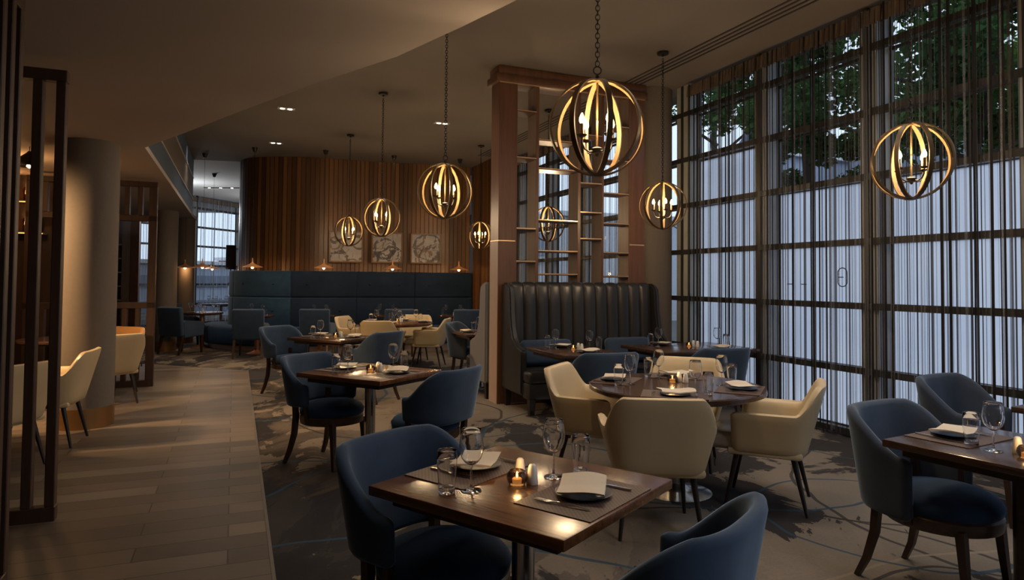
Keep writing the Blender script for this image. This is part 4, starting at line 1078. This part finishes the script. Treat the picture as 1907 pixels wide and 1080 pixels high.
MB().lathe([(0, .03), (.02, .02), (.025, 0), (0, -.02)], 12).build('bulb', M['bulb2'], t)
lamp('bar_light', (-5.6, 7.4, 2.5), 14, (1, .5, .18), .1); sl = lamp('bar_spot', (-5.55, 5.25, 2.6), 650, (1, .60, .28), .12, 'SPOT', spot_size=R(75), spot_blend=.8); sl.rotation_euler = (Vector((-4.3, 6.7, 1.1)) - Vector((-5.55, 5.25, 2.6))).to_track_quat('-Z', 'Y').to_euler()

lamp('far_fill', (-9.0, 18.2, 3.2), 70, (.95, .97, 1), .3); lamp('far_fill', (-7.6, 21.5, 3.0), 50, (.95, .97, 1), .3)  # added points that brighten the far ceiling, no visible source
# second shelf screen far beyond the walkway
t = thing('tall_shelf_unit', 'taupe and brown shelf divider glimpsed through the slatted screen window', 'shelf unit', (-9.68, 17.0, 0), TH)
MB().box((.10, .13, HC/2), (.19, .26, HC-.01)).build('post', M['screen'], t); MB().box((-.09, .13, HC/2), (.18, .27, HC-.01)).build('end_panel', M['screen_in'], t)
MB().box((-.75, .13, HC/2), (.05, .26, HC-.01)).build('post', M['screen'], t); MB().box((-.45, .25, HC/2), (.55, .02, HC-.01)).build('back_panel', M['screen_in'], t)
for z in (.9, 1.25, 1.6, 1.95, 2.3): MB().box((-.45, .12, z), (.56, .24, .03)).build('shelf', M['white_trim'], t)

# ------------------------------------------------------------------ outside
gr = MB().box((0, 0, 0), (140, 140, .1)).build('ground_outside', M['asphalt'], loc=(10, 20, -.32)); gr['kind'] = 'structure'
def tree(label, x, y, h, r, nl, seed, mat, low=1.5):
    rnd = random.Random(seed)
    t = thing('street_tree', label, 'tree', (x, y, -.27), 0, 'street trees outside the windows')
    m = MB().tube([(0, 0, 0), (.1, .05, h*.3), (-.1, .1, h*.6), (0, 0, h*.85)], [.2, .16, .1, .04], 8)
    for k in range(9):
        a = rnd.uniform(0, 6.28); z0 = h*rnd.uniform(.25, .6); ln = r*rnd.uniform(.6, .95)
        m.tube([(0, 0, z0), (ln*.5*math.cos(a), ln*.5*math.sin(a), z0+.5), (ln*math.cos(a), ln*math.sin(a), z0+1.0)], [.06, .04, .015], 5)
    m.build('trunk', M['bark'], t)
    cl = [(rnd.gauss(0, .45)*r, rnd.gauss(0, .45)*r, low + (h-low)*rnd.random(), rnd.uniform(.35, .8)) for _ in range(46)]
    v, f = [], []
    for i in range(nl):
        c = rnd.choice(cl); q = Vector((rnd.gauss(0, 1), rnd.gauss(0, 1), rnd.gauss(0, 1))).normalized()*c[3]*rnd.random()**.5
        p = Vector(c[:3])+q
        a = Vector((rnd.gauss(0, 1), rnd.gauss(0, 1), rnd.gauss(0, .5))).normalized(); b = a.cross(Vector((rnd.gauss(0, 1), rnd.gauss(0, 1), rnd.gauss(0, 1)))).normalized(); s = rnd.uniform(.05, .11)
        k = len(v); v += [tuple(p-a*s), tuple(p+b*s*.55), tuple(p+a*s), tuple(p-b*s*.55)]; f.append((k, k+1, k+2, k+3))
    raw('crown', v, f, M[mat], None, t)
out = lambda t_, o: wp(t_, -o)
for i, (x, y, h, low, r, nl, mt, lab) in enumerate([(8.1, 11.6, 8.2, 4.0, 2.6, 17000, 'leafd', 'dense dark tree outside, behind the oval globe pendant'), (7.2, 16.2, 9.6, 4.0, 2.6, 24000, 'leafd', 'dark leafy tree outside the lettered window bay'),
                                               (6.5, 21.2, 10.5, 7.6, 1.9, 7000, 'leafd', 'thin leafed tree outside the bay beside the column'), (11.8, 14.2, 7.0, 3.6, 2.3, 14000, 'leafl', 'lighter green tree outside beyond the picture edge')]):
    tree(lab, x, y, h, r, nl, 30+i, mt, low)
def building(label, x, y, w, d_, h, mat, z0=-.27, rows=3, cols=6):
    t = thing('office_building', label, 'building', (x, y, z0), math.atan2(U[1], U[0]))
    MB().box((0, 0, h/2), (w, d_, h)).build('walls', M[mat], t)
    fh = h/rows
    for k in range(rows):
        MB().box((0, d_/2+.03 if False else -(-d_/2-.05), fh*(k+.5)), (w*.94, .1, fh*.45)).build('window_band', M['dkglass'], t)
        MB().box((0, d_/2+.1, fh*(k+.5)-fh*.3), (w, .25, .12)).build('ledge', M['roofw'], t)
    MB().box((0, 0, h+.1), (w+.4, d_+.4, .2)).build('roof', M['roofw'], t)
building('grey office block with pale ledges behind the street trees', 15.6, 21.5, 7, 5, 6.6, 'bldg')
building('blue clad block seen between trees through the windows', 10.8, 27.5, 5, 4, 6.4, 'bldg2', rows=2)
building('pale block down the street, seen through the shelf screen', 3.0, 33.5, 9, 6, 4.5, 'bldg3', rows=2)
for lab, x, y, w, h, mat in (('blue and white block outside the far glazing', -15.5, 28.5, 5.5, 2.3, 'bldg2'), ('pale block outside the far corner glazing', -20.5, 22.5, 6, 2.9, 'bldg3'), ('low red clad shop beyond the far glazing', -11.6, 34.5, 5, 2.6, 'brick')):
    t = thing('street_building', lab, 'building', (x, y, -.27), R(60))
    MB().box((0, 0, h/2), (w, 4, h)).build('walls', M[mat], t)
    for k in range(2): MB().box((0, -2.03, h*(.25+.45*k)), (w*.9, .1, h*.2)).build('window_band', M['dkglass'], t)
    MB().box((0, 0, h+.08), (w+.3, 4.3, .16)).build('roof', M['roofw'], t)
x, y = 6.42, 18.0
t = thing('street_lamp', 'blue bell shaped street lamp outside the bay beside the column', 'street lamp', (x, y, -.27))
MB().tube([(0, 0, 0), (0, 0, 5.6)], .05, 8).build('pole', M['bluel'], t); MB().lathe([(.34, 5.45), (.32, 5.52), (.22, 5.68), (.18, 5.82), (.06, 5.92), (0, 5.95)], 24).build('shade', M['bluel'], t, smooth=60)

# ------------------------------------------------------------------ world, extra lights, camera
w = bpy.data.worlds.new('overcast_sky'); bpy.context.scene.world = w; w.use_nodes = True
nt = w.node_tree; bg = nt.nodes['Background']
tc = nt.nodes.new('ShaderNodeTexCoord'); sp = nt.nodes.new('ShaderNodeSeparateXYZ'); nt.links.new(tc.outputs['Generated'], sp.inputs[0])
nt.links.new(ramp(nt, [(.45, (.62, .72, .90)), (.75, (.80, .90, 1.08))], math_(nt, 'ADD', math_(nt, 'MULTIPLY', sp.outputs[2], .5), .5)), bg.inputs[0]); bg.inputs[1].default_value = 1.5

cam = bpy.data.cameras.new('camera'); co = bpy.data.objects.new('camera', cam); COL.objects.link(co)
cam.sensor_width = 36; cam.lens = 36*1250/1907; cam.clip_start = .05; cam.clip_end = 300
cam.shift_x = 0; cam.shift_y = -(540-484)/1907
co.location = (0, 0, 1.48)
co.rotation_euler = (Matrix.Rotation(PI/2+R(1.76), 3, 'X') @ Matrix.Rotation(R(.51), 3, 'Z')).to_euler()
sc = bpy.context.scene; sc.camera = co
sc.view_settings.view_transform = 'Standard'; sc.view_settings.look = 'None'; sc.view_settings.exposure = 0; sc.view_settings.gamma = 1
sc.cycles.use_denoising = True; sc.cycles.max_bounces = 14; sc.cycles.diffuse_bounces = 4; sc.cycles.transparent_max_bounces = 24; sc.cycles.transmission_bounces = 14
sc.cycles.caustics_reflective = False; sc.cycles.caustics_refractive = False; sc.cycles.sample_clamp_indirect = 4.0
